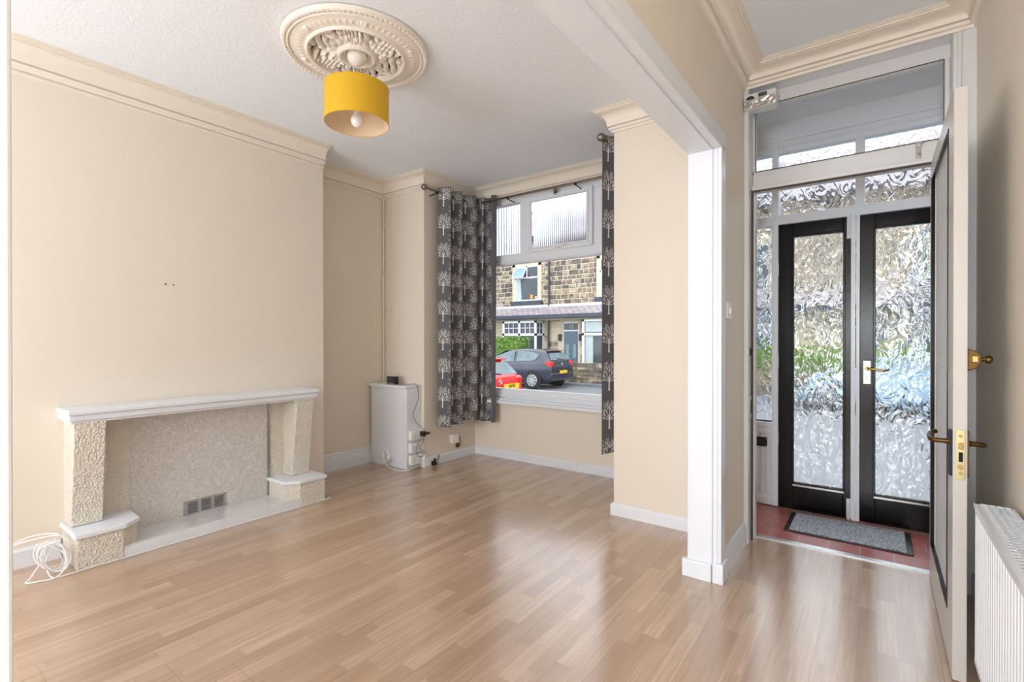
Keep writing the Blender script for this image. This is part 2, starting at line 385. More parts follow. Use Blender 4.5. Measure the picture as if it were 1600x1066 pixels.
def holed(mb, ax, a, b, u0, u1, z0, z1, holes, m=0):
    us = sorted({u0, u1, *[h[0] for h in holes], *[h[1] for h in holes]}); zs = sorted({z0, z1, *[h[2] for h in holes], *[h[3] for h in holes]})
    for i in range(len(us)-1):
        for j in range(len(zs)-1):
            cu, cz = (us[i]+us[i+1])/2, (zs[j]+zs[j+1])/2
            if any(h[0] < cu < h[1] and h[2] < cz < h[3] for h in holes): continue
            if ax == 'y': mb.box(us[i], us[i+1], a, b, zs[j], zs[j+1], m)
            else: mb.box(a, b, us[i], us[i+1], zs[j], zs[j+1], m)
    return mb
def spline(pts, n=8, closed=False):
    pts = [Vector(p) for p in pts]; out = []; k = len(pts)
    rng = range(k if closed else k-1)
    for i in rng:
        p0 = pts[(i-1) % k] if (closed or i) else pts[0]*2-pts[1]; p1 = pts[i]; p2 = pts[(i+1) % k]
        p3 = pts[(i+2) % k] if (closed or i < k-2) else p2*2-p1
        for j in range(n):
            t_ = j/n; out.append(.5*((2*p1)+(p2-p0)*t_+(2*p0-5*p1+4*p2-p3)*t_*t_+(3*p1-p0-3*p2+p3)*t_**3))
    if not closed: out.append(pts[-1])
    return out

# ------------------------------------------------------------------ room shell
CH = 2.75
struct(W().box(-4.1, .5, -3.1, 3.31, -.12, 0), 'floor', 'floor')
b = W(); b.box(-3.54, -1.3, 3.31, 4.0, -.12, 0); struct(b, 'floor_bay', 'floor')
struct(W().box(-.80, .42, 3.31, 4.08, -.12, -.006), 'floor_porch', 'tiles')
struct(W().box(-4.2, .6, -3.1, 4.1, CH, CH+.1), 'ceiling', 'ceiling')
b = W(); b.box(-4.15, -4.0, -2.1, 3.23, 0, CH); b.box(-4.0, -3.62, .50, 2.31, 0, CH); struct(b, 'wall_left', 'cream')
b = W(); b.box(-4.15, -3.42, 3.23, 3.45, 0, CH); b.box(-3.60, -3.42, 3.45, 4.1, 0, CH)
b.box(-3.42, -1.45, 3.96, 4.1, 0, .56); b.box(-3.42, -1.45, 3.96, 4.1, 2.62, CH)
b.box(-1.45, -.80, 3.13, 4.1, 0, CH); struct(b, 'wall_front', 'cream')
b = W(); b.box(-.77, -.63, -3.0, .082, 0, CH); b.box(-.77, -.63, .082, 2.56, 2.155, CH); b.box(-.77, -.63, 2.56, 3.13, 0, CH); b.box(-.80, -.63, 3.13, 3.31, 0, CH)
struct(b, 'wall_divider', 'cream')
b = W(); b.box(.37, .55, -3.0, 3.31, 0, CH); b.box(.42, .55, 3.31, 4.1, 0, CH); struct(b, 'wall_right', 'cream')
b = W(); holed(b, 'y', -2.1, -1.95, -4.15, -.77, 0, CH, [(-3.6, -1.2, .6, 2.4)]); holed(b, 'y', -3.1, -2.97, -.77, .55, 0, CH, [(-.55, .29, .5, 2.5)]); struct(b, 'wall_rear', 'cream')
b = W(); b.box(-.63, .37, 3.13, 3.34, 2.66, CH); b.box(-.8, .42, 3.98, 4.1, 2.62, CH); struct(b, 'wall_porch', 'white')
# thin timber strips lining the reveals
b = W(); b.box(-3.605, -3.585, .50, .52, 0, 2.4)

# opening lining and architraves
b = W()
b.box(-.775, -.612, .06, 2.562, 2.138, 2.155); b.box(-.775, -.6301, 2.545, 2.5599, .085, 2.138);
b.box(-.63, -.612, 2.545, 2.625, .1, 2.138); b.box(-.63, -.612, .02, 2.625, 2.155, 2.225); b.box(-.63, -.612, .02, .0875, 0, 2.138)
b.box(-.66, -.652, .1, 2.537, 2.132, 2.1385); b.box(-.66, -.652, 2.537, 2.5455, .09, 2.138)
struct(b, 'trim_1', 'white', bevel=.003)
b = W(); b.box(-.798, -.655, 2.527, 2.56, 0, .088); b.box(-.652, -.6, 2.532, 2.63, 0, .10); struct(b, 'trim_2', 'white', bevel=.004)

# cornices
def cprof(z0, proj, top=CH):
    h = top-z0
    P = [(0, z0), (.012, z0), (.016, z0+.012), (.028, z0+.016), (.03, z0+.028), (.018, z0+.031), (.018, z0+.036), (.036, z0+.038)]
    for i in range(7):
        a = math.pi/2*i/6; P.append((.036+(proj-.036-.032)*(1-math.cos(a)), z0+.038+(h-.038-.024)*math.sin(a)))
    P += [(proj-.034, top-.020), (proj-.020, top-.018), (proj-.020, top-.010), (proj-.010, top-.009), (proj-.010, top-.004), (proj, top-.003), (proj, top), (0, top)]
    return P
b = W(); sweep(b, [(-3.62, .50), (-3.62, 2.31)], cprof(2.61, .12)); struct(b, 'trim_3', 'cornice', smooth=True)
b = W(); sweep(b, [(-4.0, 2.31), (-4.0, 3.23), (-3.42, 3.23), (-3.42, 3.96), (-1.45, 3.96), (-1.45, 3.13), (-.77, 3.13), (-.77, -1.95)], cprof(2.61, .12)); struct(b, 'trim_4', 'cornice', smooth=True)
b = W(); sweep(b, [(-.63, -2.97), (-.63, 3.13), (.37, 3.13), (.37, -2.97)], cprof(2.65, .125)); struct(b, 'trim_5', 'cornice', smooth=True)
# picture beading under the breast cornice
b = W(); sweep(b, [(-3.62, .50), (-3.62, 2.31)], [(0, 2.585), (.008, 2.588), (.008, 2.6), (0, 2.603)]); struct(b, 'trim_6', 'cornice')

# skirtings
def skirt(name, path, h, th=.018, m='white', stepped=False):
    b = W()
    P = [(0, 0), (th, 0), (th, h*.86), (th*.55, h), (0, h)] if not stepped else [(0, 0), (th+.006, 0), (th+.006, h*.62), (th, h*.64), (th, h*.80), (th*.7, h*.83), (th*.7, h*.93), (th*.3, h), (0, h)]
    sweep(b, path, P); return struct(b, name, m)
skirt('baseboard_left', [(-4.0, 2.31), (-4.0, 3.23), (-3.99, 3.23)], .155, stepped=True)
skirt('baseboard_breast', [(-3.62, .50), (-3.62, .70)], .10)
skirt('baseboard_bay', [(-3.435, 3.225), (-3.42, 3.225), (-3.42, 3.96), (-1.45, 3.96), (-1.45, 3.13), (-.77, 3.13)], .08)
skirt('baseboard_hall', [(-.63, 2.63), (-.63, 3.12)], .125)
skirt('baseboard_right', [(.37, 3.1), (.37, -2.9)], .12)

# ------------------------------------------------------------------ bay window
b = W(); y0, y1 = 3.975, 4.05
x0, x1 = -3.40, -1.47
b.box(x0, x1, y0, y1, .58, .70); b.box(x0, x1, y0, y1, 1.955, 2.055); b.box(x0, x1, y0, y1, 2.56, 2.63)
b.box(x0, -3.33, y0, y1, .7, 2.56); b.box(-1.55, x1, y0, y1, .7, 2.56)
b.box(-2.85, -2.755, y0, y1, 2.055, 2.56); b.box(-2.04, -1.96, y0, y1, 2.055, 2.56)
b.box(x0, x1, 3.965, 3.975, 1.965, 1.985); b.box(x0, x1, 3.955, 3.975, .625, .645)
wf = struct(b, 'window_1', 'upvc', bevel=.004)
b = W(); b.frame('y', 3.948, 3.985, -2.755, -2.04, 2.04, 2.575, .045); b.frame('y', 3.938, 3.95, -2.72, -2.075, 2.07, 2.545, .02)
b.build('opening_sash', 'upvc', wf, bevel=.004)
b = W(); b.box(-2.70, -2.10, 4.0, 4.006, 2.075, 2.54); b.box(-3.33, -2.85, 4.0, 4.006, 2.05, 2.565); b.box(-1.96, -1.55, 4.0, 4.006, 2.05, 2.565); b.build('ribbed_pane', 'ribbed', wf)
b = W(); b.box(-3.33, -1.55, 4.0, 4.005, .69, 1.96); b.build('clear_pane', 'clear', wf)
b = W(); b.box(-2.43, -2.39, 3.925, 3.94, 2.56, 2.6); b.tube([(-2.41, 3.92, 2.60), (-2.41, 3.915, 2.545)], .006); tag(b.build('sash_stay', 'steel', wf), 'metal stay at the top of the sash')
b = W(); b.box(-2.42, -2.37, 3.925, 3.94, 2.05, 2.062); b.tube(spline([(-2.395, 3.925, 2.058), (-2.36, 3.915, 2.056), (-2.31, 3.912, 2.075), (-2.28, 3.915, 2.078)], 4), .006); b.build('sash_handle', 'upvc', wf)
b = W(); b.box(-3.42, -1.45, 3.90, 3.98, .555, .585); b.box(-3.42, -1.45, 3.93, 3.98, .585, .605); struct(b, 'windowsill', 'upvc', bevel=.006)

# ------------------------------------------------------------------ hall inner frame (glazed over the door)
b = W()
b.box(-.63, -.605, 3.13, 3.33, 0, 2.66); b.box(-.605, -.59, 3.245, 3.30, 0, 2.66)
b.box(.285, .37, 3.13, 3.33, 0, 2.66); b.box(.262, .285, 3.245, 3.30, 0, 2.66)
b.box(-.605, .30, 3.24, 3.33, 2.59, 2.66); b.box(-.605, .30, 3.22, 3.32, 2.085, 2.105)
b.box(-.605, .30, 3.25, 3.31, 2.105, 2.20)
b.box(.30, .315, 3.12, 3.135, 0, 2.66)
wf2 = struct(b, 'window_2', 'white2', bevel=.003)
b = W(); b.box(-.60, .275, 3.278, 3.283, 2.19, 2.60); b.build('transom_pane', 'clear', wf2)
b = W(); b.frame('y', 3.2415, 3.25, -.5915, .2635, 2.199, 2.5915, .003); tag(b.build('glazing_line', 'dirt', wf2), 'thin dark line round the transom glass')
b = W(); b.box(-.604, -.599, 3.20, 3.245, 0, 2.085); b.box(-.6, .28, 3.222, 3.24, 2.078, 2.086); tag(b.build('draught_strip', 'dirt', wf2), 'dark worn draught strip')
struct(W().box(-.63, .37, 3.29, 3.33, -.01, .006), 'threshold_strip', 'alu')
for x, nm in ((.165, 0), (-.612, 1)):
    b = MB(); b.box(x-.01, x+.01, 3.243, 3.25, 2.12, 2.2); b.box(x-.012, x+.016, 3.228, 3.243, 2.185, 2.2); b.sphere((x, 3.24, 2.14), .006)
    tag(b.build('transom_catch', 'steel', bevel=.001), ['steel catch on the right half of the transom rail', 'steel catch at the left end of the transom rail'][nm], 'catch', 'transom catches')
for z, h, nm in ((1.125, .05, 'small black strike plate high on the left door jamb'), (.80, .13, 'long steel strike plate low on the left door jamb')):
    t_ = thing('strike_plate', (-.603, 3.18, z-h/2), nm, 'strike plate')
    MB().box(-.606, -.600, 3.17, 3.20, z-h/2, z+h/2).build('plate', 'steel' if h > .1 else 'darkmetal', t_, bevel=.001)
    MB().box(-.601, -.598, 3.178, 3.192, z-h/3, z+h/3).build('latch_hole', 'blackhole', t_)

# ------------------------------------------------------------------ porch front
YP = 4.02
b = W(); f0, f1 = YP-.03, YP+.05
b.box(-.80, -.77, f0, f1, 0, 2.62); b.box(-.615, -.572, f0-.01, f1, 0, 2.62); b.box(.38, .42, f0, f1, 0, 2.62)
b.box(-.80, .42, f0, f1, 2.535, 2.62); b.box(-.80, .42, f0-.012, f1, 2.02, 2.085)
b.box(-.12, -.068, f0, f1, 2.085, 2.535)
b.box(-.77, -.615, f0, f1, .515, .60); b.box(-.79, -.61, f0-.025, f1, .565, .60); b.box(-.77, -.615, f0+.02, f1, .08, .52); b.box(-.77, -.615, f0-.004, f1, 0, .08)
for i in range(4): b.box(-.77+i*.04, -.735+i*.04, f0+.012, f0+.03, .08, .515)
b.box(-.80, .42, f0-.02, f0, 2.615, 2.64); b.box(-.80, .42, f0-.012, f0, 2.57, 2.58)
pf = struct(b, 'window_3', 'white', bevel=.003)
b = W(); b.box(-.77, -.615, YP, YP+.006, .60, 2.02); b.box(-.77, -.615, YP, YP+.006, 2.085, 2.535); b.box(-.572, -.12, YP, YP+.006, 2.085, 2.535); b.box(-.068, .38, YP, YP+.006, 2.085, 2.535)
b.build('hammered_pane', 'hammered', pf)
lb = thing('letterbox', (-.70, f0, .445), 'black framed letterbox in the white panel left of the black doors', 'letterbox')
MB().frame('y', f0-.012, f0+.008, -.775, -.645, .42, .485, .012).build('frame', 'darkmetal', lb, bevel=.002)
MB().box(-.765, -.66, f0-.002, f0+.006, .43, .475).build('flap', 'black', lb, bevel=.001)
for z in (.475, .43): MB().sphere((-.651, f0-.012, z), .004).build('screw', 'steel', lb)

def black_door(name, x0, x1, g0, g1, idx):
    y0, y1 = YP-.045, YP-.003
    b = W(); b.box(x0, g0, y0, y1, .0, 2.015); b.box(g1, x1, y0, y1, .0, 2.015); b.box(g0, g1, y0, y1, 1.92, 2.015); b.box(g0, g1, y0, y1, .0, .19)
    b.frame('y', y0-.004, y0+.01, g0-.012, g1+.012, .178, 1.932, .014)
    d = struct(b, name, 'blackgloss', bevel=.003)
    W().box(g0, g1, YP-.03, YP-.024, .19, 1.92).build('hammered_pane', 'hammered', d)
    W().box(g0-.005, g1+.005, y0-.014, y0, .17, .182).build('drip_bead', 'steel', d)
    return d
d2 = black_door('door_2', -.57, -.125, -.475, -.185, 0)
b = W(); b.box(-.165, -.143, YP-.06, YP-.045, 1.87, 2.03); b.tube([(-.154, YP-.066, 1.9), (-.154, YP-.066, 2.02)], .006); b.box(-.162, -.146, YP-.068, YP-.058, 1.885, 1.895)
b.build('top_bolt', 'white', d2, bevel=.001)
b = W(); b.box(-.165, -.143, YP-.06, YP-.045, .01, .14); b.tube([(-.154, YP-.066, .0), (-.154, YP-.066, .11)], .006); b.build('bottom_bolt', 'white', d2, bevel=.001)
b = W(); b.box(-.142, -.118, YP-.062, YP-.044, .0, 2.02)
for i in range(9): b.sphere((-.13, YP-.063, .1+i*.23), .004, 6)
b.build('cover_strip', 'white', d2, bevel=.002)
for z in (.45, 1.0, 1.65): W().box(-.578, -.568, YP-.055, YP-.044, z, z+.09).build('hinge', 'white', d2, bevel=.001)
d3 = black_door('door_3', -.094, .38, -.012, .30, 1)
b = W(); b.box(-.114, -.094, YP-.055, YP-.02, .0, 2.02)
b.build('cover_strip', 'white', d3, bevel=.002)
b = W(); yb = YP-.045; b.box(-.075, -.035, yb-.006, yb, .908, 1.06)
hp = b.build('handle_plate', 'brassl', d3, bevel=.002)
b = W(); b.lathe([(.014, 0), (.014, -.012), (.01, -.03), (.009, -.045)], (-.055, yb-.004, 1.008), 14, 'y'); b.tube(spline([(-.055, yb-.048, 1.008), (-.02, yb-.052, 1.008), (.02, yb-.055, 1.0), (.045, yb-.053, 1.003), (.06, yb-.048, 1.012)], 5), [.009]*6+[.008]*10+[.006]*5, 10)
b.build('lever', 'brass', hp, smooth=True)
b = W(); b.box(-.057, -.053, yb-.008, yb-.005, .935, .955); b.lathe([(.0045, -.0085), (.0045, -.005)], (-.055, yb, .957), 10, 'y'); b.build('keyhole', 'black', hp)

# ------------------------------------------------------------------ open inner door leaf
YA, YB, XA, XB = 2.30, 3.235, .212, .25
b = W(); b.box(XA, XB, YA, 2.46, .01, 2.075); b.box(XA, XB, 3.15, YB, .01, 2.075); b.box(XA, XB, 2.46, 3.15, 1.98, 2.075); b.box(XA, XB, 2.46, 3.15, .01, .20)
dl = struct(b, 'door_1', 'leafpaint', bevel=.002)
b = W(); b.frame('x', XA-.003, XA+.012, 2.452, 3.158, .192, 1.988, .009); b.frame('x', XB-.010, XB+.003, 2.452, 3.158, .192, 1.988, .009)
tag(b.build('glazing_bead', 'blackgloss', dl, bevel=.002), 'black glazing bead')
W().box(.228, .234, 2.46, 3.15, .20, 1.98).build('textured_pane', 'leafglass', dl)
b = W(); b.box(.2205, .2435, YA-.003, YA+.004, .712, .885); lp = b.build('lock_plate', 'brassl', dl, bevel=.001)
for z in (.865, .735): W().lathe([(.006, -.0045), (.006, -.002)], (.232, YA, z), 12, 'y').build('screw', 'brass', lp)
W().lathe([(.009, -.0038), (.009, -.002)], (.232, YA, .757), 16, 'y').build('stamped_ring', 'brass', lp)
W().box(.226, .239, YA-.012, YA, .82, .842).build('latch_bolt', 'brass', lp, bevel=.002)
b = W(); b.box(.227, .238, YA-.004, YA-.002, .775, .808); b.build('bolt_slot', 'blackhole', lp)
b = W(); b.box(XA-.008, XA, YA+.012, YA+.055, .72, .88); b.build('back_plate', 'darkmetal', dl, bevel=.001)
b = W(); b.box(XB, XB+.006, YA+.012, YA+.055, .72, .88); b.build('face_plate', 'brassd', dl, bevel=.001)
b = W(); b.lathe([(.012, 0), (.009, .01), (.008, .03)], (XB+.004, YA+.035, .835), 12, 'x'); b.tube(spline([(XB+.03, YA+.035, .835), (XB+.047, YA+.045, .832), (XB+.05, YA+.08, .828), (XB+.046, YA+.125, .822), (XB+.03, YA+.14, .818)], 5), .0085, 10)
b.build('lever', 'brassd', dl, smooth=True)
b = W(); b.lathe([(.012, 0), (.009, -.01), (.008, -.03)], (XA-.006, YA+.035, .838), 12, 'x'); b.tube(spline([(XA-.03, YA+.035, .838), (XA-.052, YA+.045, .838), (XA-.056, YA+.08, .842), (XA-.05, YA+.125, .85), (XA-.035, YA+.14, .855)], 5), .0085, 10)
b.build('lever', 'brassd', dl, smooth=True)
b = W(); b.prism([(XB, 1.09), (XB+.022, 1.10), (XB+.036, 1.118), (XB+.036, 1.145), (XB+.022, 1.16), (XB, 1.168)], YA+.004, YA+.07, 'y'); nl = b.build('night_latch', 'brassd', dl, bevel=.003)
W().box(XB+.012, XB+.026, YA-.006, YA+.01, 1.122, 1.142).build('latch_bolt', 'brass', nl, bevel=.001)
W().lathe([(.007, 0), (.007, .012), (.013, .014), (.015, .024), (.010, .03)], (XB+.036, YA+.036, 1.13), 14, 'x').build('snib_knob', 'brassd', nl, smooth=True)

struct(W().tube([(-3.985, 3.215, .70), (-3.985, 3.215, 2.61)], .011, 10), 'trim_7', 'cream', smooth=True)
# ------------------------------------------------------------------ fireplace
fp = thing('fireplace', (-3.46, 1.42, 0), 'low cream plaster fireplace surround with a grey marbled panel, white shelf and two corner plinths', 'fireplace')
MB().box(-3.62, -3.385, .69, 2.11, .766, .80).box(-3.62, -3.37, .683, 2.118, .80, .826).box(-3.62, -3.40, .70, 2.10, .752, .768).build('mantel_shelf', 'white', fp, bevel=.006)
def pilaster(y0, y1):
    b = MB(); poly = [(-3.62, .19), (-3.468, .19), (-3.40, .755), (-3.62, .755)]
    b.prism([(p[0], p[1]) for p in poly], y0, y1, 'y'); return b.build('pilaster', 'rough', fp, bevel=.004)
pilaster(.715, .85); pilaster(1.957, 2.09)
MB().box(-3.62, -3.585, .85, 1.005, .05, .755).build('side_slip', 'rough', fp); MB().box(-3.62, -3.585, 1.845, 1.957, .05, .755).build('side_slip', 'rough', fp)
MB().box(-3.62, -3.592, 1.005, 1.845, .05, .755).build('back_panel', 'marble', fp)
MB().box(-3.60, -3.58, 1.835, 1.85, .05, .755).build('edge_strip', 'steel', fp)
MB().box(-3.62, -3.335, .86, 2.0, 0, .056).box(-3.345, -3.325, .845, 2.01, .0, .06).build('hearth', 'hearth', fp, bevel=.003)
MB().box(-3.3255, -3.322, .845, 1.95, .003, .05).build('hearth_trim', 'white', fp)
L = [(-3.62, .708), (-3.318, .708), (-3.318, .903), (-3.388, .985), (-3.62, .995)]
def ped(poly):
    MB().prism(poly, 0, .165).build('plinth', 'rough', fp, bevel=.003)
    cy = sum(p[1] for p in poly)/len(poly); sl = [(p[0]+(.012 if p[0] > -3.6 else 0), p[1]+(.01 if p[1] > cy else -.01)) for p in poly]
    MB().prism(sl, .165, .188).build('plinth_slab', 'white', fp, bevel=.003)
ped(L); ped([(p[0], 2.838-p[1]) for p in L][::-1])
MB().box(-3.592, -3.588, 1.29, 1.55, .062, .152).build('vent_grille', 'alu', fp, bevel=.001)
vg = [o for o in fp.children if o.name.startswith('vent')][0]
for k in range(3):
    ys = 1.316+k*.08; b = MB(); c_ = MB()
    for i in range(5):
        z = .070+i*.0155; b.box(-3.5885, -3.5872, ys, ys+.056, z, z+.0065)
        c_.prism([(-3.588, z+.0065), (-3.580, z+.006), (-3.588, z+.013)], ys, ys+.058, 'y')
    b.build('slot', 'black', vg); c_.build('louvre', 'alu', vg)
for y in (1.297, 1.543):
    for z in (.069, .145): MB().sphere((-3.587, y, z), .003, 8).build('screw', 'black', vg)

# coiled white cable beside the fireplace
random.seed(11); loops = []
P0 = [(-3.60, .40, .06), (-3.55, .50, .14), (-3.50, .58, .165), (-3.46, .66, .17)]
for k in range(9):
    cy, cz = .632+random.uniform(-.015, .02), .09+random.uniform(-.008, .008); ry, rz = random.uniform(.035, .06), random.uniform(.065, .08); x = -3.42+k*.009+random.uniform(-.02, .02)
    for j in range(8): a = -2*math.pi*j/8+1.2; P0.append((x+.012*math.sin(a+k), cy+ry*math.cos(a)-.02*math.sin(a), max(.006, cz+rz*math.sin(a))))
P0 += [(-3.40, .60, .10), (-3.36, .54, .02), (-3.345, .52, .006), (-3.32, .56, .006), (-3.305, .62, .006), (-3.30, .66, .05), (-3.32, .66, .12), (-3.36, .64, .15), (-3.38, .60, .08), (-3.33, .61, .006), (-3.30, .66, .006), (-3.30, .72, .007), (-3.305, .85, .006), (-3.307, 1.2, .006), (-3.308, 1.6, .006), (-3.305, 2.1, .006), (-3.33, 2.18, .006)]
cab_o = MB().tube(spline(P0, 6), .0032, 6).build('coiled_cable', 'plastic', smooth=True)
tag(cab_o, 'long coil of thin white cable heaped against the left plinth of the fireplace', 'cable')
b = MB().tube(spline([(-3.62, .35, .10), (-3.58, .47, .13), (-3.53, .57, .175), (-3.49, .66, .17), (-3.45, .70, .13)], 6), .0032, 6)
tag(b.build('aerial_cable', 'plastic', smooth=True), 'single white cable looping in from the left above the coil', 'cable')

# ------------------------------------------------------------------ meter cabinet and what hangs on it
mc = thing('meter_cabinet', (-3.72, 3.13, 0), 'white painted boxed-in meter cabinet in the corner left of the curtain', 'cabinet')
MB().box(-3.97, -3.46, 3.05, 3.228, .07, .745).build('body', 'white', mc, bevel=.004)
MB().box(-3.985, -3.452, 3.03, 3.228, .745, .772).build('top_board', 'white', mc, bevel=.006)
MB().box(-3.945, -3.48, 3.042, 3.05, .095, .72).build('door', 'white', mc, bevel=.002)
mcd = [o for o in mc.children if o.name.startswith('door')][0]
MB().lathe([(.007, 0), (.007, -.012)], (-3.50, 3.042, .36), 12, 'y').build('catch', 'white', mcd)
MB().box(-3.965, -3.47, 3.06, 3.228, 0, .07).box(-3.965, -3.465, 3.052, 3.06, .06, .075).build('base_board', 'white', mc, bevel=.003)
def double_socket(z, label, plug=False):
    s = thing('double_socket', (-3.46, 3.15, z), label, 'socket', 'double sockets on the cabinet side')
    MB().box(-3.46, -3.425, 3.075, 3.222, z, z+.086).build('back_box', 'plastic', s, bevel=.003)
    MB().box(-3.425, -3.418, 3.073, 3.224, z-.001, z+.087).build('faceplate', 'plastic', s, bevel=.002)
    for k in (0, 1):
        yc = 3.11+k*.075
        MB().box(-3.418, -3.414, yc-.012+.012, yc+.004+.012, z+.055, z+.078).build('rocker_switch', 'plastic', s, bevel=.001)
        b = MB(); b.box(-3.4178, -3.4165, yc-.004, yc+.002, z+.038, z+.048); b.box(-3.4178, -3.4165, yc-.015, yc-.008, z+.02, z+.025); b.box(-3.4178, -3.4165, yc+.006, yc+.013, z+.02, z+.025); b.build('pin_hole', 'black', s)
double_socket(.272, 'topmost of three white double sockets on the cabinet side, black adaptor plugged in')
double_socket(.158, 'middle one of three white double sockets on the cabinet side, crossed by black cord')
double_socket(.045, 'lowest of three white double sockets on the cabinet side, just above the floor')
ad = thing('power_adaptor', (-3.40, 3.19, .29), 'black plug-in power adaptor in the top double socket', 'power adaptor')
MB().box(-3.4175, -3.37, 3.172, 3.212, .30, .345).build('body', 'black', ad, bevel=.006)
MB().box(-3.385, -3.355, 3.20, 3.245, .315, .335).build('plug_cap', 'black', ad, bevel=.004)
tag(MB().tube(spline([(-3.655, 3.12, .776), (-3.60, 3.10, .778), (-3.56, 3.13, .776), (-3.50, 3.12, .78), (-3.452, 3.15, .782), (-3.44, 3.17, .74), (-3.44, 3.18, .66), (-3.44, 3.14, .57), (-3.44, 3.11, .50), (-3.44, 3.16, .42), (-3.42, 3.20, .38), (-3.38, 3.205, .345)], 6), .0022, 6).build('clock_cord', 'black', smooth=True), 'thin black cord wandering from the clock down to the adaptor', 'cord')
tag(MB().tube(spline([(-3.375, 3.185, .30), (-3.40, 3.15, .25), (-3.40, 3.12, .20), (-3.40, 3.13, .13), (-3.40, 3.19, .11), (-3.40, 3.21, .15), (-3.40, 3.15, .20), (-3.40, 3.20, .25), (-3.40, 3.22, .30)], 6), .002, 6).build('adaptor_cord', 'black', smooth=True), 'tangled black lead dangling in front of the middle double socket', 'cord')
ck = thing('digital_clock', (-3.73, 3.11, .772), 'small black digital clock standing on top of the white cabinet', 'clock')
MB().box(-3.79, -3.665, 3.09, 3.135, .772, .845).build('body', 'black', ck, bevel=.004)
M['screen'] = simple('dark_purple_screen', srgb(66, 48, 62), .15); MB().box(-3.782, -3.673, 3.087, 3.091, .79, .838).build('screen', 'screen', ck)
b = MB()
for i in range(5): b.box(-3.775+i*.021, -3.765+i*.021, 3.086, 3.091, .777, .784)
b.build('button', 'greyp', ck)
P0 = [(-3.78, 3.035, .17)]
for k in range(4):
    for j in range(8): a = 2*math.pi*j/8+1; P0.append((-3.71-.004*k+.042*math.cos(a), 3.034-.004*k, .10+.055*math.sin(a)))
P0 += [(-3.70, 3.01, .03), (-3.62, 3.0, .006), (-3.50, 2.99, .006), (-3.44, 3.02, .006), (-3.42, 3.12, .02), (-3.41, 3.22, .04), (-3.408, 3.30, .045)]
tag(MB().tube(spline(P0, 6), .0035, 6).build('coiled_cable', 'plastic', smooth=True), 'small coil of white cable hanging low on the front of the white cabinet', 'cable')
pb = thing('phone_point', (-3.40, 3.33, .0), 'white junction box with a tangled dark plug on the skirting right of the cabinet', 'junction box')
MB().box(-3.42, -3.396, 3.235, 3.44, .0, .085).build('box', 'plastic', pb, bevel=.004)
MB().box(-3.43, -3.395, 3.215, 3.235, .0, .125).build('end_block', 'white', pb, bevel=.003)
b = MB(); b.tube(spline([(-3.395, 3.40, .09), (-3.385, 3.38, .05), (-3.385, 3.33, .045), (-3.375, 3.30, .02), (-3.37, 3.33, .01), (-3.375, 3.37, .03)], 5), .004, 6); b.box(-3.395, -3.365, 3.30, 3.335, .008, .045); b.sphere((-3.38, 3.33, .055), .012, 8); b.build('plug', 'darkmetal', pb)
js = thing('socket_box', (-3.40, 3.63, .165), 'white surface-mounted socket box on the bay wall under the curtain', 'socket')
MB().box(-3.42, -3.385, 3.575, 3.66, .165, .25).build('back_box', 'white2', js, bevel=.003)
MB().box(-3.385, -3.378, 3.573, 3.662, .163, .252).build('faceplate', 'plastic', js, bevel=.002)
b = MB(); b.box(-3.42, -3.395, 3.66, 3.69, .11, .15); b.tube(spline([(-3.40, 3.66, .14), (-3.385, 3.69, .135), (-3.40, 3.71, .15), (-3.415, 3.72, .21)], 5), .003, 6)
tag(b.build('cable_clip', 'dirt'), 'small brown cable clip just below the bay wall socket', 'clip')
sw = thing('light_switch', (-.63, 2.735, 1.30), 'white single light switch on the cream wall beside the hall doorway', 'light switch')
MB().box(-.63, -.616, 2.69, 2.78, 1.305, 1.392).build('faceplate', 'plastic', sw, bevel=.003)
MB().box(-.616, -.610, 2.726, 2.744, 1.333, 1.365).build('rocker', 'plastic', sw, bevel=.001)
for y, q_ in ((1.20, 'nearer the jamb'), (1.245, 'nearer the bay')):
    tag(MB().box(-3.621, -3.617, y, y+.008, 1.545, 1.552).build('wall_plug', 'darkmetal'), 'tiny dark wall plug above the fireplace, the one of the pair '+q_, 'wall plug', 'wall plugs in the chimney breast')

# door chime
ch = thing('door_chime', (-.54, 3.12, 2.525), 'cream box with a dark dial and small display over the hall door', 'door chime')
b = MB(); b.box(-.628, -.458, 3.10, 3.19, 2.525, 2.612); b.build('case', 'white2', ch, bevel=.006)
b = MB()
random.seed(4)
b.grid(lambda u, v: (-.625+u*.163, 3.098-.010*random.random(), 2.528+v*.045), 12, 5); b.build('crumpled_cover', 'chrome', ch, thick=.002)
MB().prism([(-.612+.022*(1+math.cos(math.pi*i/10)), 2.578+.018*math.sin(math.pi*i/10)) for i in range(11)], 3.094, 3.101, 'y').build('dial', 'black', ch)
M['lcd'] = simple('green_lcd', srgb(70, 84, 66), .2); MB().box(-.548, -.505, 3.094, 3.101, 2.582, 2.602).build('display', 'lcd', ch)

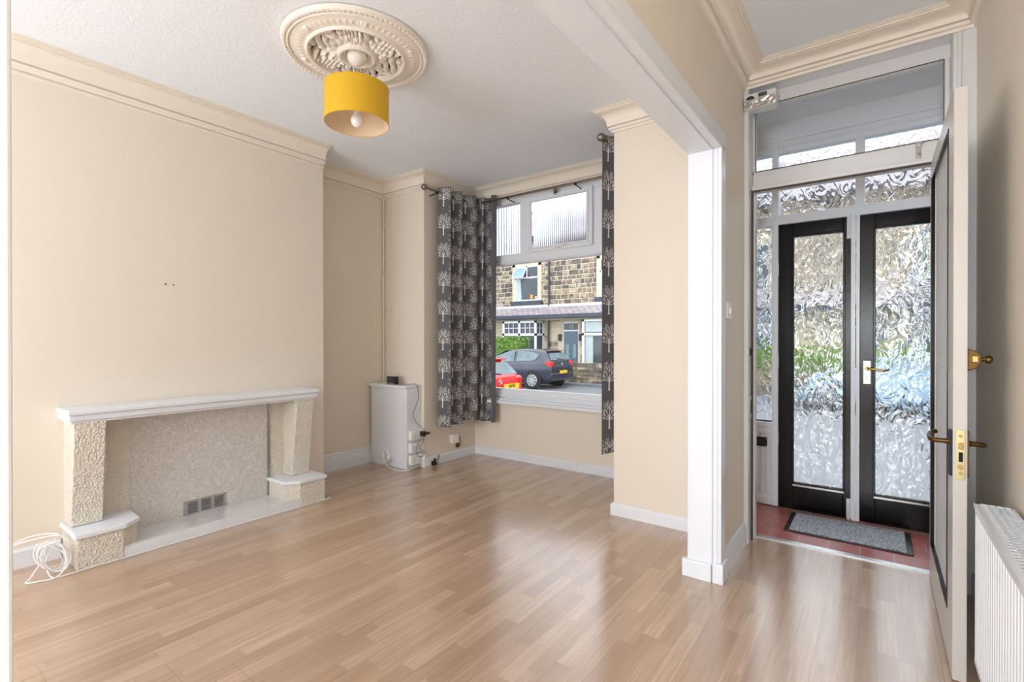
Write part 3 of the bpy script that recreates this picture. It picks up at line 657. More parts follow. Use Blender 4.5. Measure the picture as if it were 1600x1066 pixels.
# ------------------------------------------------------------------ ceiling rose and pendant
cx, cy = -2.245, 1.635
def rose_h(r, a):
    """plaster drop below the ceiling for radius fraction r and angle a"""
    if r > .985: return 0.0
    h = .012
    if r > .92: h = .020+.008*abs(math.sin(a*46+r*30))*math.sin((r-.92)/.065*math.pi)
    elif r > .88: h = .016+.010*math.sin((r-.88)/.04*math.pi)
    elif r > .68:
        q = (r-.68)/.20; h = .018+.012*math.cos(q*math.pi*.5)
        if .3 < q < .6: h += .004*max(0, math.sin(a*60))
        for k in (0.0,):
            if abs(((a*6/(2*math.pi)) % 1)-.5) < .05 and .35 < q < .65: h += .008
    elif r > .635: h = .036+.006*math.sin((r-.635)/.045*math.pi)
    elif r > .27:
        q = (r-.27)/.365; k = 6; ph = (a*k/(2*math.pi)) % 1; d = abs(ph-.5)*2
        leaf = math.cos(d*math.pi/2)
        fr = .5+.5*math.cos((a*k*7)+8*q*math.cos(d*3))
        scr = .5+.5*math.cos(q*19+d*9)
        h = .012+.020*(fr*scr)**.8*(.6+.4*leaf)+.010*math.exp(-((d-.0)/.08)**2)
        if fr*scr < .10 and q > .35: h = -.004
        if q < .35: h += .010*max(0, math.cos(a*18))*math.sin(q/.35*math.pi)
    elif r > .20: h = .034+.010*math.sin((r-.20)/.07*math.pi)
    elif r > .14: h = .020
    else: h = .012
    return h
NR, NA = 110, 420; RR = .378
b = MB()
b.grid(lambda u, v: (cx+RR*v*math.cos(2*math.pi*u), cy+RR*v*math.sin(2*math.pi*u), CH-.004-rose_h(v, 2*math.pi*u)) if v > 0.01 else (cx+.002*math.cos(2*math.pi*u), cy+.002*math.sin(2*math.pi*u), CH-.016), NA, NR, closed_u=True)
tag(b.build('ceiling_rose', 'rose', smooth=True), 'round cream plaster ceiling rose with leafy relief above the yellow pendant shade', 'ceiling rose')
pl = thing('pendant_lamp', (cx, cy, CH-.02), 'mustard yellow drum shade pendant hanging on a short cord from the ceiling rose', 'pendant lamp')
MB().lathe([(.048, .0), (.05, -.012), (.046, -.035), (.03, -.052), (.012, -.06), (.001, -.062)], (cx, cy, CH-.022), 28).build('canopy', 'rose', pl, smooth=True)
MB().tube([(cx, cy, CH-.08), (cx, cy, 2.46)], .003, 8).build('cord', 'greyp', pl)
zt, zb, rs = 2.545, 2.355, .166
b = MB(); n = 64
b.grid(lambda u, v: (cx+rs*math.cos(2*math.pi*u), cy+rs*math.sin(2*math.pi*u), zb+(zt-zb)*v), n, 2, closed_u=True)
sh = b.build('lamp_shade', 'mustard', pl, smooth=True)
b = MB(); b.grid(lambda u, v: (cx+(rs-.002)*math.cos(2*math.pi*u), cy+(rs-.002)*math.sin(2*math.pi*u), zb+(zt-zb)*v), n, 2, closed_u=True); tag(b.build('lining', 'paperback', sh, smooth=True), 'pale peach inner lining')
for z in (zt, zb): MB().tube([(cx+(rs)*math.cos(2*math.pi*i/n), cy+(rs)*math.sin(2*math.pi*i/n), z) for i in range(n)], .0022, 6, closed=True).build('rim', 'mustard', sh, smooth=True)
b = MB()
b.tube([(cx+.021*math.cos(2*math.pi*i/16), cy+.021*math.sin(2*math.pi*i/16), 2.455) for i in range(16)], .002, 6, closed=True)
for k in range(3): a = 2*math.pi*k/3+.5; b.tube([(cx+.021*math.cos(a), cy+.021*math.sin(a), 2.455), (cx+.1*math.cos(a), cy+.1*math.sin(a), 2.48), (cx+(rs-.003)*math.cos(a), cy+(rs-.003)*math.sin(a), zt-.005)], .0018, 6)
b.build('shade_carrier', 'chrome', sh)
MB().lathe([(.019, 2.43), (.02, 2.45), (.018, 2.49), (.008, 2.50), (.006, 2.51)], (cx, cy, 0), 20).build('lamp_holder', 'plastic', pl, smooth=True)
MB().lathe([(.001, 2.337), (.016, 2.341), (.028, 2.352), (.034, 2.371), (.030, 2.39), (.018, 2.403), (.013, 2.43)], (cx, cy, 0), 24).build('bulb', 'bulb', pl, smooth=True)

# ------------------------------------------------------------------ curtains, rod
ZR = 2.588
rod = thing('curtain_rod', (-2.4, 3.83, ZR), 'bent pewter bay curtain pole with ball ends running round under the cornice', 'curtain rod')
MB().tube(spline([(-3.32, 3.17, ZR), (-3.32, 3.70, ZR), (-3.305, 3.80, ZR), (-3.24, 3.84, ZR), (-3.1, 3.845, ZR), (-1.8, 3.845, ZR), (-1.63, 3.84, ZR), (-1.57, 3.80, ZR), (-1.555, 3.70, ZR), (-1.553, 3.18, ZR+.02)], 8), .011, 12).build('pole', 'pewter', rod, smooth=True)
for x, z in ((-3.32, ZR), (-1.553, ZR+.022)):
    MB().sphere((x, 3.14, z), .029, 20).lathe([(.012, .02), (.016, .026), (.012, .036), (.014, .045)], (x, 3.14, z), 16, 'y').build('finial', 'pewter', rod, smooth=True)
for p, q in (((-3.42, 3.30), (-3.32, 3.30)), ((-1.45, 3.27), (-1.553, 3.27)), ((-2.9, 3.96), (-2.9, 3.845)), ((-2.15, 3.96), (-2.15, 3.845))):
    MB().tube([(p[0], p[1], ZR-.03), (q[0], q[1], ZR-.02), (q[0], q[1], ZR-.008)], .005, 8).sphere((q[0], q[1], ZR-.012), .014, 10).build('bracket', 'darkmetal', rod, smooth=True)

def tree_segs(seed, h):
    """printed tree as tapered strokes in cloth coordinates (s, z) with root at the origin"""
    rnd = random.Random(seed); out = []
    out.append(((0, 0), (.002, h*.36), .0048, .0042)); out.append(((-.008, 0), (.008, 0), .003, .003))
    def br(p, a, l, w, dep):
        l = l*.96
        q = (p[0]+l*math.sin(a), p[1]+l*math.cos(a)); out.append((p, q, w, w*.72))
        if dep == 0: return
        k = 3 if dep > 2 else 2
        for i in range(k):
            sp = (.72 if dep > 2 else .6)*(i-(k-1)/2)/((k-1)/2)
            br(q, a*.92+sp*(.75+rnd.random()*.35), l*(.70+rnd.random()*.12), w*.68, dep-1)
    for a, l in ((-1.25, .15), (-.85, .18), (-.42, .20), (.04, .21), (.46, .20), (.88, .18), (1.28, .15)):
        br((0+.001, h*(.36-.08*abs(a))), a, h*l, .0023, 3)
    return out
def curtain(label, plan, z0, z1, origin, cols, seed, flip=1):
    path = spline([(p[0], p[1], 0) for p in plan], 10); S = [0]
    for i in range(1, len(path)): S.append(S[-1]+(path[i]-path[i-1]).length)
    def at(s, off):
        s = max(0, min(S[-1]-1e-6, s)); i = max(j for j in range(len(S)) if S[j] <= s); i = min(i, len(path)-2)
        f_ = (s-S[i])/(S[i+1]-S[i]+1e-9); p = path[i].lerp(path[i+1], f_); d0 = (path[min(i+2, len(path)-1)]-path[max(i-1, 0)]).normalized()
        nrm = Vector((d0.y, -d0.x, 0))*flip; return p+nrm*off
    root = thing('curtain', origin, label, 'curtain', 'charcoal tree-print curtains in the bay')
    b = MB(); nv = 20; ns = int(S[-1]/.008)
    def fl(s, z, off):
        q = at(s, off); t_ = (z1-z)/(z1-z0); cxm = origin[0]; w = .012*math.sin(s*23+seed)*t_
        return (q.x+w, q.y+w*.6, z)
    b.grid(lambda u, v: fl(u*S[-1], z0+(z1-z0)*v+(0.012*math.sin(u*9+seed) if v == 0 else 0), 0), ns, nv, 0)
    per = .272
    for ci, (s0) in enumerate(cols):
        k = 0; zc = z1-.20-(per/2 if ci % 2 else 0)+.02
        while zc > z0-.14:
            for (p, q, w0, w1) in tree_segs(seed+ci*31+k, .235):
                n = max(1, int(abs(q[0]-p[0])/.008)+1)
                for j in range(n):
                    a0 = (p[0]+(q[0]-p[0])*j/n, p[1]+(q[1]-p[1])*j/n); a1 = (p[0]+(q[0]-p[0])*(j+1)/n, p[1]+(q[1]-p[1])*(j+1)/n)
                    if not (z0+.004 < zc+min(a0[1], a1[1]) and zc+max(a0[1], a1[1]) < z1-.003): continue
                    if not (0.002 < s0+min(a0[0], a1[0]) and s0+max(a0[0], a1[0]) < S[-1]-.002): continue
                    d = Vector((a1[0]-a0[0], a1[1]-a0[1])); 
                    if d.length < 1e-6: continue
                    d.normalize(); nn = Vector((-d.y, d.x)); wa = w0+(w1-w0)*j/n; wb_ = w0+(w1-w0)*(j+1)/n
                    qs = [(a0[0]+nn.x*wa, a0[1]+nn.y*wa), (a0[0]-nn.x*wa, a0[1]-nn.y*wa), (a1[0]-nn.x*wb_, a1[1]-nn.y*wb_), (a1[0]+nn.x*wb_, a1[1]+nn.y*wb_)]
                    b.add([fl(s0+x_, zc+y_, .0022) for x_, y_ in qs], [(0, 1, 2, 3)], 1)
            zc -= per; k += 1
    b.build('cloth', ['cloth', 'print'], root, smooth=True)
    return root, at, S
PL = [(-3.355, 3.345), (-3.30, 3.37), (-3.245, 3.405), (-3.30, 3.45), (-3.365, 3.49), (-3.31, 3.53), (-3.255, 3.575), (-3.31, 3.61), (-3.36, 3.64), (-3.305, 3.70), (-3.245, 3.765), (-3.27, 3.81), (-3.285, 3.85), (-3.235, 3.85), (-3.205, 3.845), (-3.21, 3.895), (-3.17, 3.925), (-3.13, 3.87), (-3.09, 3.84), (-3.06, 3.875)]
cl, at1, S1 = curtain('wide charcoal curtain printed with white trees, covering the left corner of the bay', PL, .375, 2.64, (-3.25, 3.6, .375), [.06, .20, .335, .475, .615, .75, .89, 1.03], 3)
PR = [(-1.565, 3.185), (-1.54, 3.24), (-1.505, 3.29), (-1.53, 3.34), (-1.60, 3.38), (-1.56, 3.43), (-1.50, 3.47), (-1.56, 3.52), (-1.60, 3.56), (-1.55, 3.61), (-1.50, 3.66), (-1.56, 3.72)]
cr, at2, S2 = curtain('narrow charcoal curtain printed with white trees, half hidden behind the right-hand wall of the bay', PR, .385, 2.65, (-1.55, 3.45, .385), [.05, .19, .33, .47, .61], 50, flip=1)
for root, at_, SS in ((cl, at1, S1),):
    for s in (.075, .22, .355, .50, .66, .80, .93):
        p = at_(s, .001); p2 = at_(s+.01, .001); d = (p2-p).normalized(); b = MB()
        b.tube([(p.x+d.x*.022*math.cos(a), p.y+d.y*.022*math.cos(a), ZR+.022*math.sin(a)) for a in [2*math.pi*i/16 for i in range(16)]], .004, 6, closed=True)
        b.build('eyelet', 'chrome', root, smooth=True)
p = Vector((-1.55, 3.235, 0)); b = MB(); b.tube([(p.x+.02*math.cos(a)*.4, p.y+.02*math.cos(a), ZR+.014+.022*math.sin(a)) for a in [2*math.pi*i/16 for i in range(16)]], .004, 6, closed=True); b.build('eyelet', 'chrome', cr, smooth=True)

# ------------------------------------------------------------------ door mat, radiator
dm = thing('door_mat', (-.155, 3.71, -.006), 'speckled grey door mat with a dark rubber border on the red porch tiles', 'door mat')
MB().box(-.475, .165, 3.52, 3.90, -.006, .004).build('border', 'black', dm, bevel=.003)
MB().box(-.445, .135, 3.53, 3.89, .002, .010).build('pile', 'mat', dm, bevel=.002)
rd = thing('radiator', (.31, 1.75, .1), 'white panel radiator with a slotted top grille against the right-hand hall wall', 'radiator')
ry0, ry1, rx0, rx1, rz0, rz1 = 1.1, 2.24, .262, .352, .12, .655
b = MB(); pts = []; per = .0335; y = ry0+.015
while y < ry1-.03:
    pts += [(rx0+.006, y), (rx0+.006, y+per*.42), (rx0-.002, y+per*.55), (rx0-.002, y+per*.87)]; y += per
pts = [(rx0+.006, ry0)]+pts+[(rx0+.006, ry1), (rx0+.018, ry1), (rx0+.018, ry0)]
b.prism(pts, rz0+.02, rz1-.03); b.box(rx0, rx0+.02, ry0, ry1, rz0, rz0+.022); b.box(rx0, rx0+.02, ry0, ry1, rz1-.035, rz1-.008)
b.build('front_panel', 'radiator', rd, bevel=.0015)
MB().box(rx1-.02, rx1, ry0, ry1, rz0, rz1-.02).build('rear_panel', 'radiator', rd)
for yy_ in (ry0, ry1-.003): MB().box(rx0+.004, rx1, yy_, yy_+.003, rz0+.02, rz1-.004).build('side_panel', 'radiator', rd, bevel=.001)
b = MB(); b.box(rx0-.003, rx0+.012, ry0, ry1, rz1-.012, rz1); b.box(rx1-.006, rx1+.002, ry0, ry1, rz1-.012, rz1); b.box(rx0, rx1, ry1-.012, ry1, rz1-.01, rz1); b.box(rx0, rx1, ry0, ry0+.012, rz1-.01, rz1)
y = ry0+.02
while y < ry1-.015: b.box(rx0+.01, rx1-.004, y, y+.005, rz1-.006, rz1-.001); y += .0235
for k in range(1, 4): x = rx0+.012+k*(rx1-rx0-.016)/4; b.box(x-.0018, x+.0018, ry0, ry1, rz1-.008, rz1)
b.build('top_grille', 'radiator', rd)
MB().box(rx0+.02, rx1-.02, ry0+.01, ry1-.01, rz0+.02, rz1-.025).build('convector_fins', 'blackhole', rd)  # solid block coloured near-black for the shade inside the radiator
for y in (ry0+.1, ry1-.08): MB().tube([(.307, y, rz0+.02), (.307, y, 0)], .0075, 10).build('pipe', 'white', rd)
for y in (1.3, 2.0): MB().box(rx1, .37, y, y+.03, .2, .6).build('wall_bracket', 'radiator', rd)

# ------------------------------------------------------------------ outside
struct(W().box(-30, 20, 4.1, 5.0, -.3, -.12), 'ground_yard', 'paving')
struct(W().box(-30, 20, 5.0, 5.5, -.7, -.5), 'pavement', 'paving')
struct(W().box(-45, 30, 5.5, 16.7, -.8, -.6), 'road', 'asphalt')
struct(W().box(-45, 30, 16.7, 22, -.8, -.5), 'pavement_far', 'paving')
struct(W().box(-45, 30, 16.6, 16.72, -.8, -.49), 'kerb', 'paving')
struct(W().box(-30, 20, 4.1, 4.4, -.25, -.01), 'step', 'paving')
YF = 21.5
def house(label, x0, x1, dx, bx0, bx1, ups, seed, detail=True, number=None, canted=1):
    h = thing('terraced_house', ((x0+x1)/2, YF, -.5), label, 'house', 'stone terraced houses across the street')
    holes = [(dx-.55, dx+.55, -.5, 2.12), (bx0, bx1, -.2, 2.15)]+[(u0-.18, u1+.18, 2.95, 5.3) for u0, u1 in ups]
    MB().box(x0, x1, YF+.02, YF+6, -.6, 6.6).build('wall', 'mortar', h)
    rnd = random.Random(seed); b = MB(); z = -.5
    while z < 6.5:
        low = z < 2.2; ch_ = rnd.choice((.28, .33, .38)) if low else rnd.choice((.20, .23, .26)); x = x0
        while x < x1-.02:
            w = rnd.uniform(.45, .9) if low else rnd.uniform(.22, .58); w = min(w, x1-x)
            if x1-(x+w) < .15: w = x1-x
            segs = [(x, x+w)]
            for hx0, hx1, hz0, hz1 in holes:
                if hz0 < z+ch_/2 < hz1:
                    ns_ = []
                    for a, c in segs:
                        if c <= hx0 or a >= hx1: ns_.append((a, c)); continue
                        if a < hx0: ns_.append((a, hx0))
                        if c > hx1: ns_.append((hx1, c))
                    segs = ns_
            for a, c in segs:
                if c-a < .06: continue
                g = .012; m = rnd.choice((5, 5, 5, 2)) if low else rnd.choice((0, 0, 1, 2, 2, 3, 4)); dp = .012 if low else rnd.uniform(.02, .045); i = .03
                X0, X1, Z0, Z1 = a+g, c-g, z+g, z+ch_-g; yb_ = YF+.02
                b.add([(X0, yb_, Z0), (X1, yb_, Z0), (X1, yb_, Z1), (X0, yb_, Z1), (X0+i, yb_-dp, Z0+i), (X1-i, yb_-dp, Z0+i), (X1-i, yb_-dp, Z1-i), (X0+i, yb_-dp, Z1-i)], [(4, 5, 6, 7), (0, 1, 5, 4), (1, 2, 6, 5), (2, 3, 7, 6), (3, 0, 4, 7)], m)
            x += w
        z += ch_
    b.build('stonework', ['stone0', 'stone1', 'stone2', 'stone3', 'stone4', 'ashlar'], h)
    MB().add([(x0, YF-.4, 6.5), (x1, YF-.4, 6.5), (x1, YF+3.2, 8.9), (x0, YF+3.2, 8.9), (x0, YF-.4, 6.4), (x1, YF-.4, 6.4), (x1, YF+3.2, 8.8), (x0, YF+3.2, 8.8)], [(0, 1, 2, 3), (4, 7, 6, 5), (0, 4, 5, 1), (0, 3, 7, 4), (1, 5, 6, 2)]).build('roof', 'slate', h)
    MB().box(x0, x1, YF-.5, YF-.36, 6.35, 6.5).build('roof_gutter', 'gutterc', h)
    ym = YF-.9
    MB().add([(x0, ym, 2.44), (x1, ym, 2.44), (x1, YF+.02, 2.92), (x0, YF+.02, 2.92), (x0, ym, 2.38), (x1, ym, 2.38), (x1, YF+.02, 2.80), (x0, YF+.02, 2.80)], [(0, 1, 2, 3), (4, 7, 6, 5), (0, 4, 5, 1), (0, 3, 7, 4), (1, 5, 6, 2)]).build('canopy_roof', 'slate', h)
    MB().box(x0, x1, YF-.12, YF+.02, 2.84, 2.98).build('flashing', 'leadwork', h)
    MB().box(x0, x1, ym-.10, ym+.02, 2.22, 2.43).build('canopy_gutter', 'gutterc', h, bevel=.03)
    MB().box(x0, x1, YF-.55, YF+.02, 2.16, 2.26).build('canopy_soffit', 'ashlar', h)
    MB().tube([(x0+.09, YF-.09, 6.4), (x0+.09, YF-.09, 2.9)], .055, 8).tube([(x0+.09, YF-.12, 2.25), (x0+.09, YF-.12, -.5)], .055, 8).build('downpipe', 'gutterc', h)
    # door
    MB().box(dx-.56, dx-.43, YF-.03, YF+.04, -.5, 2.12).box(dx+.43, dx+.56, YF-.03, YF+.04, -.5, 2.12).box(dx-.70, dx-.56, YF-.03, YF+.03, .45, .8).box(dx+.56, dx+.70, YF-.03, YF+.03, .45, .8).build('door_surround', 'ashlar', h)
    fr = MB(); fr.box(dx-.45, dx-.40, YF-.01, YF+.05, -.5, 2.05); fr.box(dx+.40, dx+.45, YF-.01, YF+.05, -.5, 2.05); fr.box(dx-.4, dx+.4, YF-.01, YF+.05, 1.60, 1.67); fr.box(dx-.4, dx+.4, YF-.01, YF+.05, 2.0, 2.05); fr.build('door_frame', 'upvc', h)
    d = MB().box(dx-.40, dx+.40, YF+.0, YF+.04, -.4, 1.60).build('door', 'doorblue', h)
    if detail:
        b = MB()
        for sx_ in (-1, 1): b.frame('y', YF-.012, YF+.002, dx+sx_*.2-.12, dx+sx_*.2+.12, 1.18, 1.42, .025); b.frame('y', YF-.012, YF+.002, dx+sx_*.2-.12, dx+sx_*.2+.12, .24, 1.0, .025)
        b.build('door_panel', 'doorblue', d)
        MB().box(dx-.29, dx-.11, YF-.006, YF, .28, .96).box(dx+.11, dx+.29, YF-.006, YF, .28, .96).build('frosted_pane', 'frost', d)
        MB().box(dx-.12, dx+.12, YF-.02, YF, .10, .14).build('letter_slot', 'chrome', d); MB().sphere((dx, YF-.03, .47), .03, 8).build('knocker', 'chrome', d)
        for sx_ in (-1, 1): MB().box(dx+sx_*.58-.08, dx+sx_*.58+.08, YF-.16, YF-.03, 1.12, 1.46).build('wall_lantern', 'black', h, bevel=.02)
        MB().box(dx+.47, dx+.53, YF-.05, YF-.03, .58, .70).build('bell_push', 'upvc', h)
    MB().box(dx-.4, dx+.4, YF+.01, YF+.03, 1.67, 2.0).build('fanlight', 'dimglass', h)
    if number:
        text_mesh('house_number', number, .3, 'greyp', h, Vector((dx, YF+.004, 1.74))-ORG[h.name], (R(90), 0, 0))
    # bay window
    yb_ = YF-.75; b = MB(); zt_, zb_ = 2.14, -.15
    b.box(bx0, bx1, yb_, YF, -.5, zb_); b.build('bay_base', 'ashlar', h)
    b = MB(); b.box(bx0, bx1, yb_-.02, YF, zb_-.06, zb_+.08); b.box(bx0, bx1, yb_, yb_+.06, zt_-.1, zt_)
    for x in (bx0, (bx0+bx1)/2-.05, bx1-.12): b.box(x, x+.12, yb_, yb_+.07, zb_, zt_)
    b.box(bx0, bx1, yb_, yb_+.06, 1.38, 1.50); b.box(bx1-.06, bx1, yb_, YF, zt_-.1, zt_); b.box(bx1-.06, bx1, yb_, YF, 1.38, 1.5); b.box(bx1-.07, bx1, YF-.12, YF, zb_, zt_); b.box(bx1-.06, bx1, yb_, YF, zb_, zb_+.08)
    if number is None:
        for k in range(2):
            xa = bx0+.12+k*(bx1-bx0-.05)/2; wv = (bx1-bx0)/2-.2
            for q in (1, 2): b.box(xa+wv*q/3-.015, xa+wv*q/3+.015, yb_+.01, yb_+.05, 1.5, zt_-.1)
            b.box(xa, xa+wv, yb_+.01, yb_+.05, 1.76, 1.79)
        b.box(bx1-.045, bx1-.01, yb_, YF, 1.76, 1.79); b.box(bx1-.045, bx1-.01, yb_+.35, yb_+.38, 1.5, zt_)
    bf = b.build('bay_window', 'upvc', h)
    MB().box(bx0+.04, bx1-.05, yb_+.07, yb_+.09, zb_, zt_).box(bx1-.05, bx1-.04, yb_+.07, YF-.1, zb_, zt_).build('bay_pane', 'dimglass', bf)
    MB().box(bx0+.15, bx0+.55, yb_+.06, yb_+.069, zb_+.1, 1.36).box(bx0+.15, bx1-.15, yb_+.06, yb_+.069, 1.55, zt_-.12).build('net_curtain', 'netting', bf) if number else None
    for (u0, u1) in ups:
        z0_, z1_ = 3.24, 5.07
        MB().box(u0-.18, u0, YF-.03, YF+.02, 3.2, 5.3).box(u1, u1+.18, YF-.03, YF+.02, 3.2, 5.3).box(u0-.2, u1+.2, YF-.03, YF+.02, 5.07, 5.36).build('window_surround', 'ashlar', h)
        MB().box(u0-.25, u1+.25, YF-.14, YF+.02, 3.02, 3.22).build('window_ledge', 'gutterc', h)
        b = MB(); b.frame('y', YF-.01, YF+.04, u0, u1, z0_, z1_, .06); b.box(u0, u1, YF-.01, YF+.04, 4.42, 4.50); b.box((u0+u1)/2-.04, (u0+u1)/2+.04, YF-.01, YF+.04, 4.5, z1_); wv = b.build('sash_window', 'upvc', h)
        MB().box(u0, u1, YF+.005, YF+.018, z0_, z1_).build('window_pane', 'dimglass', wv)
        MB().add([(u0+.07, YF-.002, 3.3), (u0+.42, YF-.002, 3.3), (u0+.34, YF-.002, 4.4), (u0+.07, YF-.002, 4.4)], [(0, 1, 2, 3)]).build('net_curtain', 'netting', wv, thick=.004)
        if detail and u0 < -15:
            b = MB(); c0, c1 = u0+.02, (u0+u1)/2-.03; zz = 4.98
            b.add([(c0, YF-.03, zz), (c1, YF-.03, zz), (c1, YF-.32, zz-.5), (c0, YF-.32, zz-.5)], [(0, 1, 2, 3)], 0); b.build('open_fanlight', 'frost', wv, thick=.03)
            b = MB(); a_, c_ = Vector((c0, YF-.03, zz)), Vector((c0, YF-.34, zz-.52)); dd = Vector((c1-c0, 0, 0))
            b.tube([a_, a_+dd, c_+dd, c_], .035, 6, closed=True); b.build('fanlight_frame', 'upvc', wv)
            MB().box(u0+.98, u0+1.18, YF-.035, YF-.012, 3.32, 3.55).build('ornament', 'terracotta', wv); MB().box(u0+1.3, u0+1.4, YF-.035, YF-.012, 3.32, 3.44).build('pot', 'upvc', wv); MB().box(u0+.2, u0+.32, YF-.035, YF-.012, 3.3, 3.42).build('pot', 'upvc', wv)
    return h
house('stone house whose small-paned white bay sits behind the green hedge, open fanlight above', -19.6, -13.6, -18.2, -16.0, -13.85, [(-15.7, -14.2)], 1)
house('stone house with the slate-blue front door and two black wall lanterns', -13.6, -7.6, -12.27, -11.25, -8.9, [(-10.68, -9.2)], 2, number='15')
house('stone house seen through the hammered glass, first right of the blue-door house', -7.6, -1.6, -6.3, -5.2, -3.0, [(-4.8, -3.3)], 3, detail=False)
house('stone house seen through the black double doors, behind the pale blue car', -1.6, 4.4, -.3, .8, 3.0, [(1.0, 2.5)], 4, detail=False)
house('end stone house furthest along to the right of the terrace', 4.4, 10.4, 5.7, 6.8, 9.0, [(7.0, 8.5)], 5, detail=False)
# garden wall
b = MB(); b.box(-30, 12, 17.12, 17.35, -.5, .18); rnd = random.Random(3); z = -.5; b.mi = [5]*6
while z < .24:
    hh = rnd.uniform(.07, .13); x = -20
    while x < 10:
        w = rnd.uniform(.2, .55); m = rnd.choice((0, 1, 1, 2, 3, 4)); g = .006; dp = rnd.uniform(.02, .05)
        b.box(x+g, x+w-g, 17.12-dp, 17.36+dp, z+g, min(z+hh-g, .27), m); x += w
    z += hh
gw = b.build('garden_wall', ['stone0', 'stone1', 'stone2', 'stone3', 'stone4', 'mortar']); tag(gw, 'low dry-stone garden wall along the far pavement', 'garden wall')
def hedge(x0, x1, y0, y1, z1, label, seed):
    rnd = random.Random(seed); b = MB()
    n = int((x1-x0)*(z1+.5)*150)
    b.box(x0+.1, x1-.1, y0+.1, y1-.1, -.5, z1-.1)
    for i in range(n):
        f_ = rnd.random()
        if f_ < .6: p = Vector((rnd.uniform(x0, x1), y0+rnd.uniform(-.04, .12), rnd.uniform(-.4, z1)))
        elif f_ < .85: p = Vector((rnd.uniform(x0, x1), rnd.uniform(y0, y1), z1+rnd.uniform(-.12, .04)))
        else: p = Vector((rnd.choice((x0, x1))+rnd.uniform(-.04, .1), rnd.uniform(y0, y1), rnd.uniform(-.4, z1)))
        s = rnd.uniform(.05, .10); u = Vector((rnd.uniform(-1, 1), rnd.uniform(-1, 1), rnd.uniform(-1, 1))).normalized(); w = u.orthogonal().normalized()
        b.add([p-u*s, p+w*s*.5, p+u*s, p-w*s*.5], [(0, 1, 2, 3)])
    return tag(b.build('hedge', 'hedge'), label, 'hedge', 'garden hedges across the street')
hedge(-20, -12.75, 17.7, 18.5, 1.28, 'clipped green hedge in front of the small-paned bay across the street', 1)
hedge(-5.2, 4.5, 17.6, 18.4, .95, 'green hedge seen through the hammered glass above the pale blue car', 2)

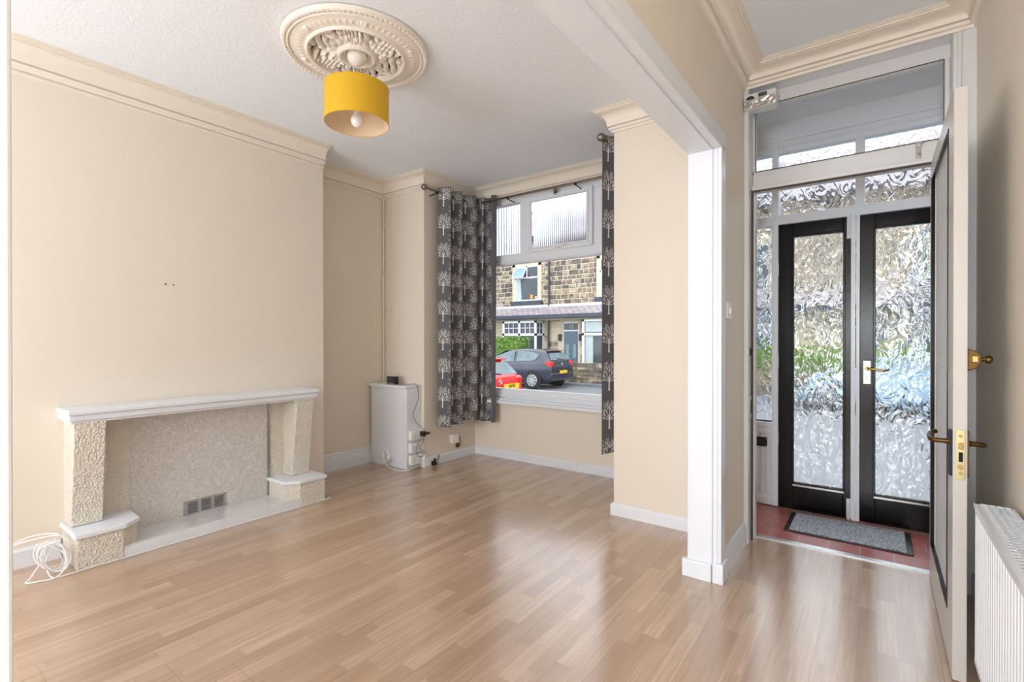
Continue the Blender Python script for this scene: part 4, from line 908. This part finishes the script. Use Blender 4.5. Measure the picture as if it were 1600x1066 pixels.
ST = [(-1.98, .32, .56, .58, .60, .5), (-1.9, .22, .70, .74, .74, .6), (-1.55, .18, .84, .90, .82, .66), (-.98, .18, .91, .98, .84, .67), (-.2, .18, .93, 1.38, .84, .58), (.45, .18, .95, 1.46, .84, .59), (1.15, .18, .98, 1.45, .84, .58), (1.50, .2, 1.0, 1.41, .83, .57), (1.66, .22, 1.01, 1.36, .82, .57), (1.74, .24, 1.02, 1.24, .815, .58), (1.90, .28, 1.02, 1.06, .80, .62), (1.96, .30, .90, .94, .79, .64), (1.99, .34, .66, .70, .77, .62), (1.97, .38, .44, .46, .7, .55)]
def car(label, loc, paintm, plate=None, sc_=1.0):
    c = thing('car', (0, 0, 0), label, 'car', 'parked hatchback cars')
    b = MB(); rings = []
    for (x, zb_, zl, zr, wb_, wr_) in ST:
        half = [(0, zb_), (wb_*.85, zb_), (wb_*.98, zb_+.10), (wb_*1.01, zb_+(zl-zb_)*.55), (wb_*.985, zl-.06), (wb_*.95, zl), (wr_+(.02 if zr-zl > .2 else .06), zr-.06*min(1, (zr-zl)/.1)), (wr_*.88, zr-.008), (0, zr)]
        rings.append([(x, -p[0], p[1]) for p in half]+[(x, p[0], p[1]) for p in half[-2:0:-1]])
    k = len(rings[0]); vs = [p for r_ in rings for p in r_]
    fs = [(i*k+j, i*k+(j+1) % k, (i+1)*k+(j+1) % k, (i+1)*k+j) for i in range(len(ST)-1) for j in range(k)]+[tuple(range(k)), tuple((len(ST)-1)*k+j for j in range(k))]
    b.add(vs, fs); body = b.build('body', paintm, c, smooth=True)
    md = body.modifiers.new('smooth', 'SUBSURF'); md.levels = 2; md.render_levels = 2
    def S_(x, f, off=.012):
        for i in range(len(ST)-1):
            if ST[i][0] <= x <= ST[i+1][0]:
                t_ = (x-ST[i][0])/(ST[i+1][0]-ST[i][0]); q = [ST[i][j]+(ST[i+1][j]-ST[i][j])*t_ for j in range(6)]; break
        zl, zr, wb_, wr_ = q[2], q[3], q[4]*.95, q[5]+.02
        return (wb_+(wr_-wb_)*f+off, zl+(zr-.06-zl)*f)
    for s in (-1, 1):
        b = MB()
        for (xs) in ([(-.72, .10), (-.15, .86), (.30, .93), (.36, .08)], [(.44, .08), (.46, .93), (.95, .90), (1.42, .72), (1.30, .2), (1.15, .10)]):
            vs = [];
            for x, f in xs: w, z = S_(x, f); vs.append((x, s*w, z))
            b.add(vs, [tuple(range(len(vs)))])
        b.build('side_window', 'carglass', c, thick=.004)
    b = MB(); b.add([(1.72, -.52, 1.30), (1.72, .52, 1.30), (1.895, .68, 1.05), (1.895, -.68, 1.05)], [(0, 1, 2, 3)]); b.build('rear_window', 'carglass', c, thick=.006)
    b = MB(); b.add([(-.25, -.5, 1.375), (-.25, .5, 1.375), (-.95, .6, 1.0), (-.95, -.6, 1.0)], [(0, 1, 2, 3)]); b.build('windscreen', 'carglass', c, thick=.006)
    MB().box(1.58, 1.74, -.5, .5, 1.36, 1.39).build('spoiler', paintm, c, bevel=.01)
    MB().tube([(1.90, .1, 1.06), (1.875, -.25, 1.10)], .012, 6).build('rear_wiper', 'black', c)
    for s in (-1, 1):
        b = MB(); b.prism([(1.70, .86), (1.965, .80), (1.965, .97), (1.90, 1.01), (1.70, .99)], s*.56, s*.80, 'y'); b.build('tail_lamp', 'taillight', c, bevel=.03, seg=3)
        b = MB(); b.box(-1.90, -1.62, s*.52, s*.80, .66, .80); b.build('head_lamp', 'chrome', c, bevel=.03)
        b = MB(); b.box(-.75, -.60, s*.84, s*.99, .96, 1.08); b.build('wing_mirror', paintm, c, bevel=.03)
        MB().box(1.80, 2.0, s*.55, s*.72, .43, .46).build('reflector', 'taillight', c)
    MB().box(1.72, 2.015, -.79, .79, .34, .60).build('rear_bumper', paintm, c, bevel=.06, seg=3)
    MB().box(-2.0, -1.80, -.76, .76, .28, .52).build('front_bumper', paintm, c, bevel=.06, seg=3)
    pz, py = (.74, .32) if plate else (.56, 0)
    MB().box(2.0 if plate else 2.018, 2.028, py-.26, py+.26, pz, pz+.11).build('number_plate', 'yellowplate', c)
    b = MB(); b.tube([(1.965, .045*math.cos(2*math.pi*i/20), .90+.045*math.sin(2*math.pi*i/20)) for i in range(20)], .008, 6, closed=True)
    b.tube([(1.97, -.02, .925), (1.97, 0, .875), (1.97, .02, .925)], .006, 6); b.build('badge', 'chrome', c)
    for x in (-1.25, 1.22):
        for s in (-1, 1):
            b = MB(); b.lathe([(.375, 0), (.375, s*.012)], (x, s*.835, .31), 30, 'y'); b.build('wheel_arch', 'black', c)
            b = MB(); b.lathe([(.20, .0), (.30, .0), (.315, -s*.03), (.315, -s*.17), (.30, -s*.2), (.2, -s*.2)], (x, s*.875, .315), 32, 'y'); wv = b.build('tyre', 'rubber', c, smooth=True)
            b = MB(); b.tube([(x+.205*math.cos(2*math.pi*i/28), s*.878, .315+.205*math.sin(2*math.pi*i/28)) for i in range(28)], .014, 6, closed=True)
            for q in range(9):
                a = 2*math.pi*q/9; u = Vector((math.cos(a), 0, math.sin(a))); v_ = Vector((-math.sin(a), 0, math.cos(a))); o_ = Vector((x, s*.885, .315))
                b.add([o_+u*.04-v_*.022, o_+u*.04+v_*.022, o_+u*.2+v_*.04, o_+u*.2-v_*.04], [(0, 1, 2, 3)])
            b.lathe([(.045, 0), (.045, s*.012)], (x, s*.878, .315), 16, 'y')
            b.build('rim', 'alu', wv, thick=.008)
    if plate:
        text_mesh('plate_letters', plate, .115, 'black', c, (2.031, py, pz+.055), (R(90), 0, R(90)), ay='CENTER')
    c.location = loc; c.scale = (sc_,)*3 if sc_ != 1 else (1, 1, 1); ORG[c.name] = Vector(loc); return c
car('dark navy hatchback parked by the far pavement, its rear towards the blue-door house', (-11.25, 15.62, -.6), 'navy')
car('bright red hatchback on the near side of the road, mostly hidden by the left curtain', (-8.30, 8.15, -.6), 'red', 'WW')
car('pale blue hatchback seen blurred through the hammered glass of the black doors', (.3, 15.5, -.6), 'paleblue')

ig = thing('iron_gate_post', (.40, 4.8, -.12), 'slim black iron post with chain-like scrolls outside the right-hand black door', 'gate post')
b = MB(); b.tube([(.40, 4.8, -.12), (.40, 4.8, .85)], .014, 8); b.sphere((.40, 4.8, .87), .025, 10); b.build('post', 'black', ig, smooth=True)
b = MB()
for i in range(6): b.tube([(.36+.03*math.cos(2*math.pi*j/16), 4.8, -.02+i*.15+.07*math.sin(2*math.pi*j/16)) for j in range(16)], .009, 6, closed=True)
b.build('scroll', 'black', ig, smooth=True)
